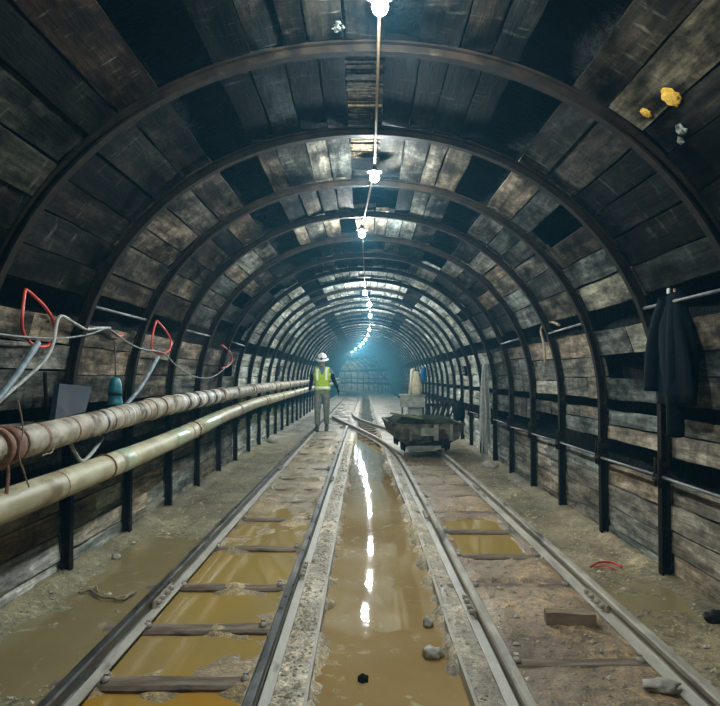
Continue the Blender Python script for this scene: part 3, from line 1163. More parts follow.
wall_line('wire', 'thin tan wire tied under the upper pipe at the left', 'wire', [(18, 400), (23, 430), (19, 455), (24, 472), (29, 487)], -1.61, .004, M['root'])
wall_line('wire', 'thin loose wire curl hanging below the upper pipe', 'wire', [(55, 443), (52, 452), (46, 454), (42, 456)], -1.62, .004, M['root'])
wall_line('steel_bar', 'thin dark upright bar on the left wall before the grey panel', 'bar', [(45, 372), (46, 395), (49, 420)], -1.87, .012, M['rib'])

# blue grey panel leaning against the wall on the upper pipe
cpts = [at_x(57, 384, -1.87), at_x(90, 387, -1.87), at_x(83, 412, -1.775), at_x(52, 420, -1.775)]
m_ = MB()
dn = Vector((0.016, 0, 0.003))
m_.add([p + dn for p in cpts] + [p - dn for p in cpts], [(0, 1, 2, 3), (7, 6, 5, 4), (0, 4, 5, 1), (1, 5, 6, 2), (2, 6, 7, 3), (3, 7, 4, 0)])
tag(m_.build('metal_panel', M['plate']), 'blue grey square panel leaning on the left wall above the upper pipe', 'panel')

# teal canister hanging on a cord
cp = at_x(115, 405, -1.80)
t = thing('canister', 'teal bottle-shaped canister hanging by a dark cord on the left wall', 'canister', cp)
s_ = cp.y / FPX
m_ = MB(); m_.lathe([(0, 0), (.052, 0), (.056, .01), (.05, .03), (.045, .07), (.047, .075)], seg=20); m_.build('skirt', M['teal'], t)
m_ = MB(); m_.lathe([(.045, .073), (.047, .1), (.043, .15), (.036, .185), (.02, .2), (0, .203)], seg=20); m_.build('bottle_body', M['teal'], t)
m_ = MB(); m_.lathe([(.051, .07), (.051, .088)], seg=20); m_.build('collar', M['plate'], t)
tp = at_x(115, 346, -1.85) - cp
m_ = MB(); m_.tube([(0, 0, .2), (0, .004, .24), (tp.x, tp.y, tp.z)], .006, 6); m_.build('hanging_cord', M['cable_black'], t)

# ------------------------------------------------------------------ light string
BULBS = [(2.8, .062), (5.2, .072), (7.15, -.03), (12.2, .0), (14.2, .09), (16.9, .125), (21.9, .14), (25, .1), (28, .02), (31, -.1), (34, -.24), (38, -.5), (42, -.78), (47, -1.05), (52, -1.3), (61, -1.9 - 0.0)]  # some deep bulbs added between the seen ones to brighten the far tunnel
blabels = ['glaring bare bulb at the very top edge of the photo',
           'bright bare bulb hanging before the open slot at the crown', 'third bare bulb, in front of the brown lit plank']
BZ = 2.745
cable_pts = []
proto = None
cable_pts += [Vector((.05, -1.2, 2.85)), Vector((.055, 0.8, 2.83))]
vis = 3
for i, (y, x) in enumerate(BULBS):
    z = (2.80, 2.785, 2.755)[i] if i < 3 else BZ
    if y > 55:
        x = -2.9
    if i < 3:
        lab = blabels[i]
    else:
        vis += 1
        lab = 'bare lit bulb on the receding light string, %s from the viewer' % ordinal(vis)
    cable_pts += [Vector((x, y - .02, z + .095)), Vector((x, y + .02, z + .095))]
    if y < BULBS[-1][0]:
        y2, x2 = BULBS[i + 1]
        if y2 > 55:
            x2 = -2.9
        mid = Vector(((x + x2) / 2, (y + y2) / 2, 2.845 - .008 * (y2 - y)))
        cable_pts.append(mid)
    if proto is None:
        proto = t = thing('light_bulb', lab, 'bulb', (x, y, z), 0, 'bulbs on the light string')
        m_ = MB(); m_.lathe([(0, -.034), (.016, -.030), (.028, -.018), (.033, 0), (.030, .016), (.02, .032), (.014, .045), (0, .046)], seg=14); m_.build('glass_bulb', M['bulb'], t)
        m_ = MB(); m_.lathe([(.015, .046), (.024, .05), (.026, .062), (.016, .075), (.012, .095), (0, .097)], seg=14); m_.build('socket', M['socket'], t)
        m_ = MB(); m_.lathe([(.02, .066), (.04, .056), (.054, .043), (.055, .041), (.053, .0405), (.038, .053), (.02, .062)], seg=20); m_.build('lamp_shade', M['socket'], t)
    else:
        copy_thing(proto, (x, y, z), lab)
m_ = MB()
m_.tube(catmull(cable_pts, 4), .008, 6)
tag(m_.build('power_cable', M['rope']), 'tan power cable carrying the bulbs along the crown', 'cable')

# ------------------------------------------------------------------ crusts on the lining
def crust(name, label, cat, px, py, w, mat, seed, h=.02, asp=1.0):
    p, s, n = hit_lining(px, py, 0.07)
    yax = Vector((0, 1, 0))
    xax = yax.cross(n).normalized()
    rot = Matrix((xax, yax, n)).transposed()
    m_ = MB()
    if mat is M['foam']:
        m_.blob((0, 0, 0), (w, w * asp, h), 4, 0.3, 2.2, seed, rot)
    else:
        rq = random.Random(seed)
        for q in range(13):
            a_, d_ = rq.random() * 6.28, w * rq.random() ** .6
            sz = w * rq.uniform(.12, .4)
            m_.blob(rot @ Vector((d_ * math.cos(a_), d_ * math.sin(a_) * asp, 0)), (sz, sz * rq.uniform(.6, 1.6), h * .8), 2, .8, 2.0, seed + q, rot)
    m_.v = [tuple(Vector(v) + p) for v in m_.v]
    o = m_.build(name, mat)
    return tag(o, label, cat)


crust('foam_patch', 'larger yellow foam patch on the plank ceiling at right', 'foam patch', 671, 97, .05, M['foam'], 1.3, .009, 1.1)
crust('foam_patch', 'smaller yellow foam patch below the larger one on the ceiling', 'foam patch', 646, 113, .03, M['foam'], 4.1, .008, 1.0)
crust('mineral_crust', 'grey white mineral crust on a ceiling plank at the far right', 'mineral crust', 690, 142, .08, M['crust'], 7.7, .005, 1.2)
crust('mineral_crust', 'white mineral crust on a brown ceiling plank at upper left', 'mineral crust', 133, 92, .045, M['crust'], 9.2, .005, 2.0)
crust('mineral_crust', 'small white mineral crust above the other one at upper left', 'mineral crust', 99, 54, .025, M['crust'], 12.1, .005, 1.2)
crust('mineral_crust', 'white mineral crust near the crown left of the top bulb', 'mineral crust', 337, 27, .035, M['crust'], 15.5, .005, 1.5)

# ------------------------------------------------------------------ things on the right wall
wp = at_x(676, 290, 1.84)
t = thing('jacket', 'dark navy jacket hanging from the tie rod on the right wall', 'jacket', wp)


def drape(mb, zs_, wx, wy, sway, seed, seg=26):
    vs = []
    for z, a, b, oy in zip(zs_, wx, wy, sway):
        for k_ in range(seg):
            an = 2 * PI * k_ / seg
            f = 1 + .22 * math.sin(an * 5 + seed + z * 5) * min(1, abs(z) * 3) + .1 * nz(math.cos(an) * 2, math.sin(an) * 2 + seed, z * 4)
            vs.append((math.cos(an) * a * f, oy + math.sin(an) * b * f, z))
    fs = []
    n = len(zs_)
    for i in range(n - 1):
        for k_ in range(seg):
            l = (k_ + 1) % seg
            fs.append((i * seg + l, i * seg + k_, (i + 1) * seg + k_, (i + 1) * seg + l))
    fs += [tuple(range(seg)), tuple((n - 1) * seg + k_ for k_ in range(seg))[::-1]]
    mb.add(vs, fs, 0, None, True)


m_ = MB(); drape(m_, [0, -.03, -.1, -.2, -.32, -.45, -.6, -.68], [.03, .04, .05, .06, .065, .065, .06, .055], [.05, .08, .11, .16, .19, .2, .2, .19], [0, 0, .01, .03, .02, .01, 0, 0], 1); m_.build('coat_body', M['navy'], t)
m_ = MB(); m_.tube(catmull([Vector(q) for q in ((.0, -.02, -.06), (-.02, -.03, -.25), (-.025, -.03, -.5), (-.02, -.01, -.72), (-.01, .01, -.86))], 5), .05, 12); m_.build('sleeve', M['navy'], t)
m_ = MB(); m_.tube(catmull([Vector(q) for q in ((-.02, .06, -.05), (-.03, .15, -.18), (-.04, .22, -.36), (-.045, .24, -.6))], 5), .055, 12); m_.build('sleeve', M['navy'], t)
m_ = MB(); m_.box((-.045, .0, -.005), (.006, .035, .03)); o = m_.build('collar_label', M['cable_pale'], t); o['label'] = 'pale collar label'
m_ = MB(); m_.box((-.04, -.07, -.01), (.006, .018, .02)); o = m_.build('hanging_loop', M['rust'], t); o['label'] = 'reddish hanging loop'

wall_line('bent_pipe', 'bent thin pale pipe hooked beside a rib on the right wall', 'pipe', [(545, 365), (544, 345), (541, 332), (543, 326), (551, 322), (559, 325)], 1.84, .013, M['root'])

# pale fibre bundle hanging at the right wall behind the cart's side
top, bot = at_x(482, 364, 1.83), at_x(485, 458, 1.83)
t = thing('rope_bundle', 'pale bundle of hanging strands on the right wall beside the cart', 'rope bundle', bot)
rg = random.Random(3)
for q in range(22):
    a, r = rg.random() * 6.28, .03 + .06 * rg.random()
    m_ = MB()
    hh = (top - bot).z
    pts = [Vector((0 + .02 * math.cos(a), .03 * math.sin(a), hh)), Vector((r * .6 * math.cos(a), r * math.sin(a), hh * .8)), Vector((r * math.cos(a + .3), 1.3 * r * math.sin(a + .3), hh * .45)), Vector((r * math.cos(a), 1.2 * r * math.sin(a), hh * rg.uniform(.0, .25)))]
    m_.tube(catmull(pts, 4), .011, 6)
    m_.build('strand', M['fibre'], t)
p = at_z(488, 468, .0)
m_ = MB(); m_.blob((0, 0, .03), (.12, .1, .07), 3, .35, 1.6, 3.3)
o = m_.build('rock', M['stone']); o.location = (1.76, p.y, 0)
tag(o, 'muddy rock at the foot of the hanging pale strands', 'rock')
# dark bag farther back on the right wall
p = at_x(460, 396, 1.80)
t = thing('bag', 'dark bag hanging on the right wall above the cart side', 'bag', p)
m_ = MB(); drape(m_, [-.08, -.14, -.25, -.38, -.45, -.47], [.03, .06, .08, .085, .07, .03], [.05, .1, .14, .15, .12, .05], [0] * 6, 2); m_.build('pouch', M['navy'], t)
m_ = MB(); m_.tube([(0, -.06, -.1), (.03, 0, .03), (0, .06, -.1)], .01, 6); m_.build('strap', M['navy'], t)
p = at_x(424, 366, 1.80)
t = thing('work_jacket', 'bright blue work jacket hanging on the right wall behind the timber props', 'jacket', p)
m_ = MB(); drape(m_, [0, -.05, -.15, -.35, -.52], [.03, .06, .07, .075, .07], [.05, .14, .17, .17, .15], [0] * 5, 5); m_.build('coat_body', M['blue'], t)
m_ = MB(); m_.tube([(-.03, -.13, -.08), (-.05, -.2, -.3), (-.05, -.19, -.46)], .05, 10); m_.build('sleeve', M['blue'], t)
m_ = MB(); m_.tube([(-.03, .13, -.08), (-.05, .2, -.3), (-.05, .19, -.46)], .05, 10); m_.build('sleeve', M['blue'], t)

# ------------------------------------------------------------------ mine cart
CY0, CY1, CXX = 10.95, 12.65, 0.93
t = thing('mine_cart', 'mud crusted steel mine cart standing on the right track', 'mine cart', (CXX, (CY0 + CY1) / 2, 0.088), math.radians(4))
HL = (CY1 - CY0) / 2
m_ = MB()
# tub: open trough with sloping sides, walls of real thickness
def tub_ring(z, w, l):
    return [(-w, -l, z), (w, -l, z), (w, l, z), (-w, l, z)]
rings = [tub_ring(.10, .32, HL - .16), tub_ring(.20, .49, HL - .05), tub_ring(.42, .56, HL), tub_ring(.42, .535, HL - .03), tub_ring(.20, .465, HL - .08), tub_ring(.13, .31, HL - .18)]
vs = [p for r in rings for p in r]
fs = [(3, 2, 1, 0), (20, 21, 22, 23)]
for i in range(5):
    for q in range(4):
        l = (q + 1) % 4
        fs.append((i * 4 + q, i * 4 + l, (i + 1) * 4 + l, (i + 1) * 4 + q))
m_.add(vs, fs)
m_.build('tub', M['cart'], t)
m_ = MB(); m_.tube([(x_, y_, .425) for x_, y_ in ((-.56, -HL), (.56, -HL), (.56, HL), (-.56, HL))], .022, 8, True); m_.build('rim', M['cart'], t)
for x_, w_ in ((-.28, .03), (.12, .07), (.36, .04)):
    m_ = MB(); m_.box((x_, -HL + .005, .30), (w_, .05, .25)); m_.build('stiffener', M['cart_pale'] if x_ > .1 else M['cart'], t)
m_ = MB(); m_.box((-.02, -HL - .012, .31), (.2, .02, .12)); o = m_.build('patch_plate', M['cart_pale'], t)
m_ = MB(); m_.box((0, 0, .08), (.52, 2 * HL - .1, .06)); m_.build('chassis', M['black'], t)
m_ = MB(); m_.box((-.08, -HL - .05, .075), (.52, .08, .05)); m_.box((-.08, -HL - .05, .035), (.4, .05, .02)); m_.build('bumper', M['cart_pale'], t)
for yy_ in (-.5, .5):
    m_ = MB(); m_.tube([(-.40, yy_, .06), (.40, yy_, .06)], .022, 8); m_.build('axle', M['black'], t)
    for sx in (-1, 1):
        m_ = MB(); m_.lathe([(.0, -.03), (.12, -.03), (.15, -.025), (.15, -.012), (.125, -.005), (.12, .035), (.05, .04), (0, .04)], (sx * .355, yy_, .062 + .06), 22, Matrix.Rotation(sx * PI / 2, 3, 'Y')); m_.build('wheel', M['black'], t)
t.location.z = .088 + .028
# load under a dark tarp
m_ = MB()
vs, nx_, ny_ = [], 25, 25
for j in range(ny_):
    for i in range(nx_):
        u, v = i / (nx_ - 1) * 2 - 1, j / (ny_ - 1) * 2 - 1
        e = min(1, 4 * (1 - abs(u))) * min(1, 4 * (1 - abs(v)))
        z = .06 * e + .05 * nz(u * 2.5, v * 3, 4) * e + .03 * nz(u * 6, v * 7, 8)
        z += .06 * math.exp(-((u + .45) ** 2 + (v + .6) ** 2) / .12)
        vs.append((u * .535, v * (HL - .04), z))
fs = [(j * nx_ + i, j * nx_ + i + 1, (j + 1) * nx_ + i + 1, (j + 1) * nx_ + i) for j in range(ny_ - 1) for i in range(nx_ - 1)]
m_.add(vs, fs, 0, None, True)
o = m_.build('tarpaulin', M['tarp'])
o.location = (CXX, (CY0 + CY1) / 2, .545); o.rotation_euler = (0, 0, math.radians(4))
sm_ = o.modifiers.new('thick', 'SOLIDIFY'); sm_.thickness = .012
tag(o, 'lumpy dark green tarpaulin covering the cart load', 'tarpaulin')
m_ = MB(); m_.box((0, 0, 0), (.52, .1, .03), Matrix.Rotation(.16, 3, 'Y') @ Matrix.Rotation(-.2, 3, 'Z'))
o = m_.build('plank', M['olive']); o.location = (CXX - .27, CY0 + .22, .665)
tag(o, 'short olive plank lying across the tarpaulin on the cart', 'plank')

# grey bin and what stands round it, behind the cart
by = 16.2
bx = (412 - 365) / FPX * by
t = thing('steel_bin', 'grey steel bin on a pedestal standing behind the mine cart', 'bin', (bx, by, 0))
m_ = MB(); m_.box((0, 0, .72), (.54, .46, .26)); m_.build('tray', M['grey_bin'], t)
m_ = MB(); m_.tube([(x_, y_, .855) for x_, y_ in ((-.28, -.24), (.28, -.24), (.28, .24), (-.28, .24))], .02, 8, True); m_.build('rim', M['grey_bin'], t)
m_ = MB(); m_.box((.06, 0, .31), (.34, .34, .62), None, 0, None, .9); m_.build('pedestal', M['grey_bin'], t)
for x_ in (-.24, .24):
    m_ = MB(); m_.box((x_, -.19, .3), (.03, .03, .62)); m_.build('leg', M['rib'], t)
for i, (x0, x1, r, h, lab) in enumerate(((-.06, -.015, .035, .6, 'pale timber prop standing on the grey bin, left of the sack'), (.12, .06, .04, .62, 'pale timber prop standing on the grey bin, leaning behind the sack'))):
    m_ = MB(); m_.tube([(0, 0, 0), (x1 - x0, .03, h * .55), (x1 - x0 + .02 * (1 - 2 * i), .05, h)], r, 10)
    o = m_.build('timber_prop', M['prop_wood']); o.location = (bx + x0, by + .05 + .1 * i, .855)
    tag(o, lab, 'timber prop')
m_ = MB(); m_.lathe([(0, 0), (.1, 0), (.115, .06), (.11, .25), (.085, .4), (.06, .46), (.075, .52), (.03, .55), (0, .55)], seg=18)
o = m_.build('sack', M['sack']); o.location = (bx + .10, by - .06, .855)
tag(o, 'beige sack standing on the grey bin', 'sack')
for i in range(6):
    x0 = 1.2 + .075 * i
    m_ = MB()
    a = Vector((x0 - .12, 13.6 + .05 * i, .03)); b = Vector((x0 + .26, 13.85 + .06 * i, .86 - .05 * (i % 3)))
    m_.tube([a, b], .02, 8)
    tag(m_.build('steel_bar', M['black']), 'dark steel bar leaning behind the cart, %s from the left' % ordinal(i + 1), 'bar', 'bars leaning behind the cart')
# cross trestle that the bars lean on
t = thing('trestle', 'dark trestle holding up the leaning bars behind the cart', 'trestle', (1.53, 14.25, 0))
m_ = MB(); m_.tube([(-.32, -.2, .72), (.36, .05, .72)], .025, 8); m_.build('rail_bar', M['rib'], t)
for x_, y_ in ((-.27, -.18), (.33, .04)):
    m_ = MB(); m_.tube([(x_, y_, 0), (x_, y_, .73)], .022, 8); m_.build('leg', M['rib'], t)

# ------------------------------------------------------------------ debris on the floor
p = at_z(570, 622, .03)
m_ = MB()
vs = []
for i in range(5):
    u = -.125 + .25 * i / 4
    j = lambda a: .006 * nz(u * 20, a * 3.3, 1)
    vs += [(u, -.04 + j(1), -.045), (u, .04 + j(2), -.045), (u, .042 + j(3), .03 + j(5)), (u, -.038 + j(4), .03 + j(6))]
fs = [(0, 1, 2, 3)[::-1], (16, 17, 18, 19)]
for i in range(4):
    for q in range(4):
        l = (q + 1) % 4
        fs.append((i * 4 + q, i * 4 + l, i * 4 + 4 + l, i * 4 + 4 + q))
m_.add(vs, fs)
o = m_.build('wood_block', M['block']); o.location = (p.x, p.y, .055); o.rotation_euler = (0, 0, -.12)
tag(o, 'muddy squared wood block lying inside the right track', 'wood block')
pts = [at_z(px, py, .028) for px, py in ((591, 567), (597, 563), (606, 562), (614, 563), (622, 567))]
m_ = MB(); m_.tube(catmull(pts, 4), .008, 8)
pts2 = [at_z(px, py, .02) for px, py in ((596, 567), (606, 566), (615, 569))]
m_.tube(catmull(pts2, 4), .005, 6)
tag(m_.build('hose_piece', M['red']), 'curved red hose piece lying in mud by the right wall', 'hose')


def stone(label, px, py, s, mat, seed, name='stone'):
    p = at_z(px, py, .01)
    h, _ = ground(p.x, p.y)
    m_ = MB(); m_.blob((0, 0, 0), s, 3, .45, 1.7, seed)
    o = m_.build(name, mat); o.location = (p.x, p.y, max(h, -.03) + s[2] * .55)
    return tag(o, label, 'stone')


stone('pale flat stone against the right rail near the bottom corner', 662, 692, (.075, .05, .024), M['stone'], 2.2)
stone('small pale stone on the wet left walkway', 116, 557, (.035, .03, .02), M['stone'], 5.1)
stone('black lump at the right edge beside the plank wall', 716, 620, (.05, .05, .04), M['black'], 8.4)
stone('small dark stone sticking out of the trough water', 363, 672, (.025, .02, .02), M['black'], 3.7)
stone('pale grey lump at the right side of the trough', 432, 648, (.05, .045, .03), M['stone'], 6.9)
stone('pale grey lump farther up the right side of the trough', 428, 618, (.03, .04, .03), M['stone'], 9.9)
stone('pale round stone by the left wall foot far back', 272, 443, (.1, .09, .08), M['stone'], 1.1)
pts = [at_z(px, py, .012) for px, py in ((79, 593), (90, 590), (99, 596), (112, 598), (124, 596), (134, 594))]
m_ = MB(); m_.tube(catmull(pts, 5), .008, 6, rr=None)
pts = [at_z(px, py, .014) for px, py in ((90, 590), (96, 586), (97, 592))]
m_.tube(catmull(pts, 4), .006, 6)
pts = [at_z(px, py, .014) for px, py in ((115, 599), (124, 599), (130, 594), (136, 592))]
m_.tube(catmull(pts, 4), .009, 6)
tag(m_.build('root', M['root']), 'forked tan root lying across the left walkway puddle', 'root')

# ------------------------------------------------------------------ the worker
PX, PY = -1.01, 16.5
person = thing('person', 'person in white helmet, yellow vest and grey trousers walking between the left rails', 'person', (PX, PY, 0.0))
J = {
    'pelvis': ((0, 0, .98), (.15, .115)), 'waist': ((0, .01, 1.12), (.145, .11)), 'chest': ((0, .0, 1.32), (.165, .125)), 'collar': ((0, -.005, 1.46), (.10, .085)),
    'neck': ((0, -.03, 1.53), (.056, .056)), 'jaw': ((0, -.075, 1.60), (.066, .075)), 'skull': ((0, -.075, 1.68), (.078, .092)), 'crown': ((0, -.06, 1.75), (.06, .07)),
    'shL': ((-.18, 0, 1.43), (.072, .072)), 'elL': ((-.265, .05, 1.17), (.053, .053)), 'wrL': ((-.29, -.02, .95), (.038, .038)),
    'shR': ((.18, 0, 1.43), (.072, .072)), 'elR': ((.28, .04, 1.19), (.053, .053)), 'wrR': ((.365, -.04, 1.0), (.038, .038)),
    'hpL': ((-.09, 0, .9), (.108, .115)), 'knL': ((-.1, -.1, .52), (.078, .08)), 'anL': ((-.105, -.1, .12), (.06, .065)),
    'hpR': ((.09, 0, .9), (.108, .115)), 'knR': ((.1, .0, .52), (.078, .08)), 'anR': ((.105, .10, .13), (.06, .065)),
}
names = list(J)
E = [('pelvis', 'waist'), ('waist', 'chest'), ('chest', 'collar'), ('collar', 'neck'), ('neck', 'jaw'), ('jaw', 'skull'), ('skull', 'crown'),
     ('chest', 'shL'), ('shL', 'elL'), ('elL', 'wrL'), ('chest', 'shR'), ('shR', 'elR'), ('elR', 'wrR'),
     ('pelvis', 'hpL'), ('hpL', 'knL'), ('knL', 'anL'), ('pelvis', 'hpR'), ('hpR', 'knR'), ('knR', 'anR')]


def skinned(name, joints, edges, root, levels):
    names = list(joints)
    me = bpy.data.meshes.new(name)
    me.from_pydata([joints[n][0] for n in names], [(names.index(a), names.index(b)) for a, b in edges], [])
    o = bpy.data.objects.new(name, me)
    COL.objects.link(o)
    o.modifiers.new('skin', 'SKIN')
    if not me.skin_vertices:
        me.skin_vertices.new()
    for i, n in enumerate(names):
        me.skin_vertices[0].data[i].radius = joints[n][1]
        me.skin_vertices[0].data[i].use_root = n == root
    s = o.modifiers.new('sub', 'SUBSURF'); s.levels = levels; s.render_levels = levels
    dg = bpy.context.evaluated_depsgraph_get()
    out = bpy.data.meshes.new_from_object(o.evaluated_get(dg))
    bpy.data.objects.remove(o)
    out.name = name
    return out


body = skinned('body', J, E, 'pelvis', 3)
for v in body.vertices:
    c = v.co
    if c.z > 1.58 and c.y < -.1:
        fx = max(0, 1 - abs(c.x) / .022)
        if 1.625 < c.z < 1.675:
            v.co.y -= .022 * fx * (1 - abs(c.z - 1.643) / .034)            # nose
        for ex in (-.03, .03):
            d = math.hypot(c.x - ex, (c.z - 1.675) * 1.3)
            if d < .02:
                v.co.y += .009 * (1 - d / .02)                              # eye sockets
        d = math.hypot(c.x * .6, (c.z - 1.607) * 2.2)
        if d < .018:
            v.co.y += .005 * (1 - d / .018)                                  # mouth line
    if 1.62 < c.z < 1.69 and abs(c.x) > .06 and -.09 < c.y < -.03:
        v.co.x += math.copysign(.014, c.x)                                   # ears
for mt in (M['shirt'], M['navy'], M['trousers'], M['skin']):
    body.materials.append(mt)
for p_ in body.polygons:
    c = p_.center
    p_.use_smooth = True
    if c.z > 1.535:
        p_.material_index = 3
    elif c.z < .99 and abs(c.x) < .235:
        p_.material_index = 2
    elif abs(c.x) > .2 and c.z < 1.36:
        p_.material_index = 1
    else:
        p_.material_index = 0
bo = bpy.data.objects.new('body', body); COL.objects.link(bo); bo.parent = person

# the vest: a shell over the trunk with an open V at the neck
keep = []
for p_ in body.polygons:
    c = p_.center
    if .965 < c.z < 1.505 and abs(c.x) < (.205 if c.z < 1.36 else .165 + .0 * c.z):
        if c.y < 0.0 and c.z > 1.30 and abs(c.x) < (c.z - 1.30) * .42:
            continue
        if c.z > 1.47 and abs(c.x) < .075:
            continue
        keep.append(p_.index)
used = {}
vv, ff = [], []
for pi in keep:
    f = []
    for vi in body.polygons[pi].vertices:
        if vi not in used:
            used[vi] = len(vv)
            v = body.vertices[vi]
            vv.append(v.co + v.normal * .022)
        f.append(used[vi])
    ff.append(f)


def vest_zone(c):
    if .985 < c.z < 1.045:
        return 'belt'
    if .085 < abs(c.x) < .135 and c.z > 1.2 and c.y < .02:
        return 'brace'
    return 'cloth'


vm = bpy.data.meshes.new('vest')
vm.from_pydata(vv, [], ff)
vm.materials.append(M['vest'])
for p_ in vm.polygons:
    p_.use_smooth = True
vo = bpy.data.objects.new('vest', vm); COL.objects.link(vo); vo.parent = person
sd = vo.modifiers.new('thick', 'SOLIDIFY'); sd.thickness = .01
vo['label'] = 'yellow high visibility vest'
# reflective tapes lying on the vest
for sgn in (-1, 1):
    m_ = MB()
    row = []
    for z in [1.20 + .04 * q for q in range(8)]:
        ys_ = [v.y for v in vv if abs(v.x - sgn * .105) < .03 and abs(v.z - z) < .03]
        yv = min(ys_) if ys_ else -.15
        row.append((z, yv - .008))
    vs = []
    for z, yv in row:
        vs += [(sgn * .105 - .024, yv, z), (sgn * .105 + .024, yv, z), (sgn * .105 + .024, yv + .012, z), (sgn * .105 - .024, yv + .012, z)]
    fs = [(0, 1, 2, 3)]
    for i in range(len(row) - 1):
        for q in range(4):
            l = (q + 1) % 4
            fs.append((i * 4 + q, i * 4 + l, i * 4 + 4 + l, i * 4 + 4 + q))
    m_.add(vs, fs)
    m_.build('brace_tape', M['reflective'], vo)
m_ = MB()
m_.lathe([(.178, .99), (.181, .995), (.181, 1.045), (.178, 1.05)], (0, 0.005, 0), 32, None, 0, 1.08, .86)
m_.build('belt_tape', M['reflective'], vo)
# helmet
tilt = Matrix.Rotation(math.radians(16), 3, 'X')
hc = Vector((0, -.07, 1.70))
ht = bpy.data.objects.new('helmet', None); COL.objects.link(ht); ht.parent = person
ht['label'] = 'white hard hat with headlamp'
m_ = MB(); m_.lathe([(.128, 0), (.126, .035), (.115, .075), (.09, .11), (.05, .13), (0, .137)], hc, 26, tilt, 0, .92, 1.12); m_.build('shell', M['helmet'], ht)
m_ = MB(); m_.lathe([(.118, -.008), (.165, -.014), (.168, -.008), (.128, .012)], hc + tilt @ Vector((0, -.012, 0)), 26, tilt, 0, .93, 1.12); m_.build('brim', M['helmet'], ht)
m_ = MB(); m_.tube([hc + tilt @ Vector((0, q, .137 * math.sqrt(max(0, 1 - (q / .145) ** 2)) + .003)) for q in (-.135, -.1, -.05, 0, .05, .1, .135)], .012, 8); m_.build('ridge', M['helmet'], ht)
m_ = MB(); m_.lathe([(.117, .022), (.122, .03), (.119, .048)], hc, 26, tilt, 0, .96, 1.16); m_.build('band', M['plate'], ht)
m_ = MB(); m_.lathe([(0, 0), (.026, 0), (.03, .02), (.022, .04), (0, .04)], hc + tilt @ Vector((0, -.135, .045)), 16, tilt @ Matrix.Rotation(PI / 2, 3, 'X')); m_.build('headlamp', M['black'], ht)
for ex in (-.03, .03):
    m_ = MB(); m_.blob((ex, -.158, 1.675), (.011, .009, .008), 2, 0, 1, 0); m_.build('eye', M['eye'], person)


def glove(side, wr, dirv):
    """a gloved hand: palm, four bent fingers of different lengths and a thumb from the palm's side"""
    d = dirv.normalized()
    acr = Vector((0, 1, 0)) - d * d.y
    acr.normalize()                                    # across the palm (thumb side towards the front, -y)
    inn = Vector((-side, 0, 0)) - d * (-side * d.x)
    inn.normalize()
    jn = {'w': (wr, (.034, .03)), 'p1': (wr + d * .05, (.036, .022)), 'p2': (wr + d * .085, (.034, .02))}
    ed = [('w', 'p1'), ('p1', 'p2')]
    for q, (o_, ln) in enumerate(((-.030, .07), (-.010, .08), (.011, .075), (.030, .058))):
        b0 = wr + d * .088 + acr * o_
        n0, n1, n2 = 'f%da' % q, 'f%db' % q, 'f%dc' % q
        jn[n0] = (b0, (.011, .011))
        jn[n1] = (b0 + d * ln * .5 + inn * .012, (.0105, .0105))
        jn[n2] = (b0 + d * ln * .85 + inn * .036, (.009, .009))
        ed += [('p2', n0), (n0, n1), (n1, n2)]
    jn['ta'] = (wr + d * .045 - acr * .038 + inn * .008, (.013, .013))
    jn['tb'] = (wr + d * .075 - acr * .055 + inn * .02, (.011, .011))
    jn['tc'] = (wr + d * .1 - acr * .055 + inn * .032, (.009, .009))
    ed += [('p1', 'ta'), ('ta', 'tb'), ('tb', 'tc')]
    me = skinned('glove', {a: (tuple(b[0]), b[1]) for a, b in jn.items()}, ed, 'w', 2)
    me.materials.append(M['navy'])
    for p_ in me.polygons:
        p_.use_smooth = True
    o = bpy.data.objects.new('glove', me); COL.objects.link(o); o.parent = person
    o['label'] = 'dark work glove'


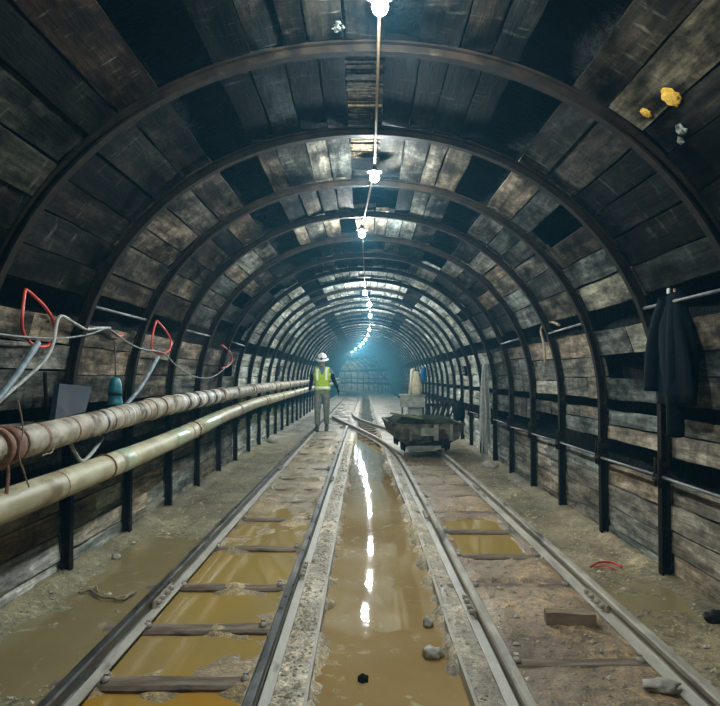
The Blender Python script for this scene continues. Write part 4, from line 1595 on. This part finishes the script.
glove(-1, Vector(J['wrL'][0]), Vector((-.02, -.15, -1)))
glove(1, Vector(J['wrR'][0]), Vector((.35, -.2, -1)))
for a in ('anL', 'anR'):
    x_, y_, z_ = J[a][0]
    m_ = MB()
    vs = []
    for (yy_, w_, h_, zb) in ((.085, .035, .09, .0), (.06, .045, .2, 0), (-.01, .05, .2, 0), (-.07, .05, .105, 0), (-.13, .054, .085, 0), (-.18, .04, .065, .0), (-.2, .02, .04, .01)):
        for k_ in range(12):
            an = 2 * PI * k_ / 12
            vs.append((x_ + math.cos(an) * w_, y_ + yy_, zb + (h_ - zb) * (.5 + .5 * math.sin(an))))
    fs = [tuple(range(12)), tuple(72 + k_ for k_ in range(12))[::-1]]
    for i in range(6):
        for k_ in range(12):
            l = (k_ + 1) % 12
            fs.append((i * 12 + l, i * 12 + k_, i * 12 + 12 + k_, i * 12 + 12 + l))
    m_.add(vs, fs, 0, None, True)
    m_.build('boot', M['boot'], person)

# ------------------------------------------------------------------ air: damp haze, and the darkness of the mine
w = bpy.data.worlds.new('mine_air')
SC.world = w
w.use_nodes = True
nt = w.node_tree
nt.nodes['Background'].inputs['Color'].default_value = (0, 0, 0, 1)
nt.nodes['Background'].inputs['Strength'].default_value = 0.0
vol = nt.nodes.new('ShaderNodeVolumeScatter')
vol.inputs['Color'].default_value = (0.2, 0.66, 0.95, 1)
# the damp air is clearer near the working end and thickens deeper in
geo = nt.nodes.new('ShaderNodeNewGeometry')
sep = nt.nodes.new('ShaderNodeSeparateXYZ')
nt.links.new(geo.outputs['Position'], sep.inputs[0])
mr = nt.nodes.new('ShaderNodeMapRange')
mr.interpolation_type = 'SMOOTHSTEP'
for k_, v_ in (('From Min', 8.0), ('From Max', 48.0), ('To Min', 0.0046), ('To Max', 0.022)):
    mr.inputs[k_].default_value = v_
nt.links.new(sep.outputs['Y'], mr.inputs['Value'])
nt.links.new(mr.outputs['Result'], vol.inputs['Density'])
vol.inputs['Anisotropy'].default_value = 0.2
nt.links.new(vol.outputs['Volume'], nt.nodes['World Output'].inputs['Volume'])

# ------------------------------------------------------------------ picture settings
SC.view_settings.view_transform = 'Standard'
SC.view_settings.look = 'None'
SC.view_settings.exposure = 0.0
SC.view_settings.gamma = 1.0
SC.view_settings.use_curve_mapping = False
cy = SC.cycles
cy.use_denoising = True
cy.max_bounces = 6
cy.diffuse_bounces = 4
cy.glossy_bounces = 3
cy.volume_bounces = 1
cy.caustics_reflective = False
cy.caustics_refractive = False
cy.sample_clamp_indirect = 4.0
cy.use_light_tree = True
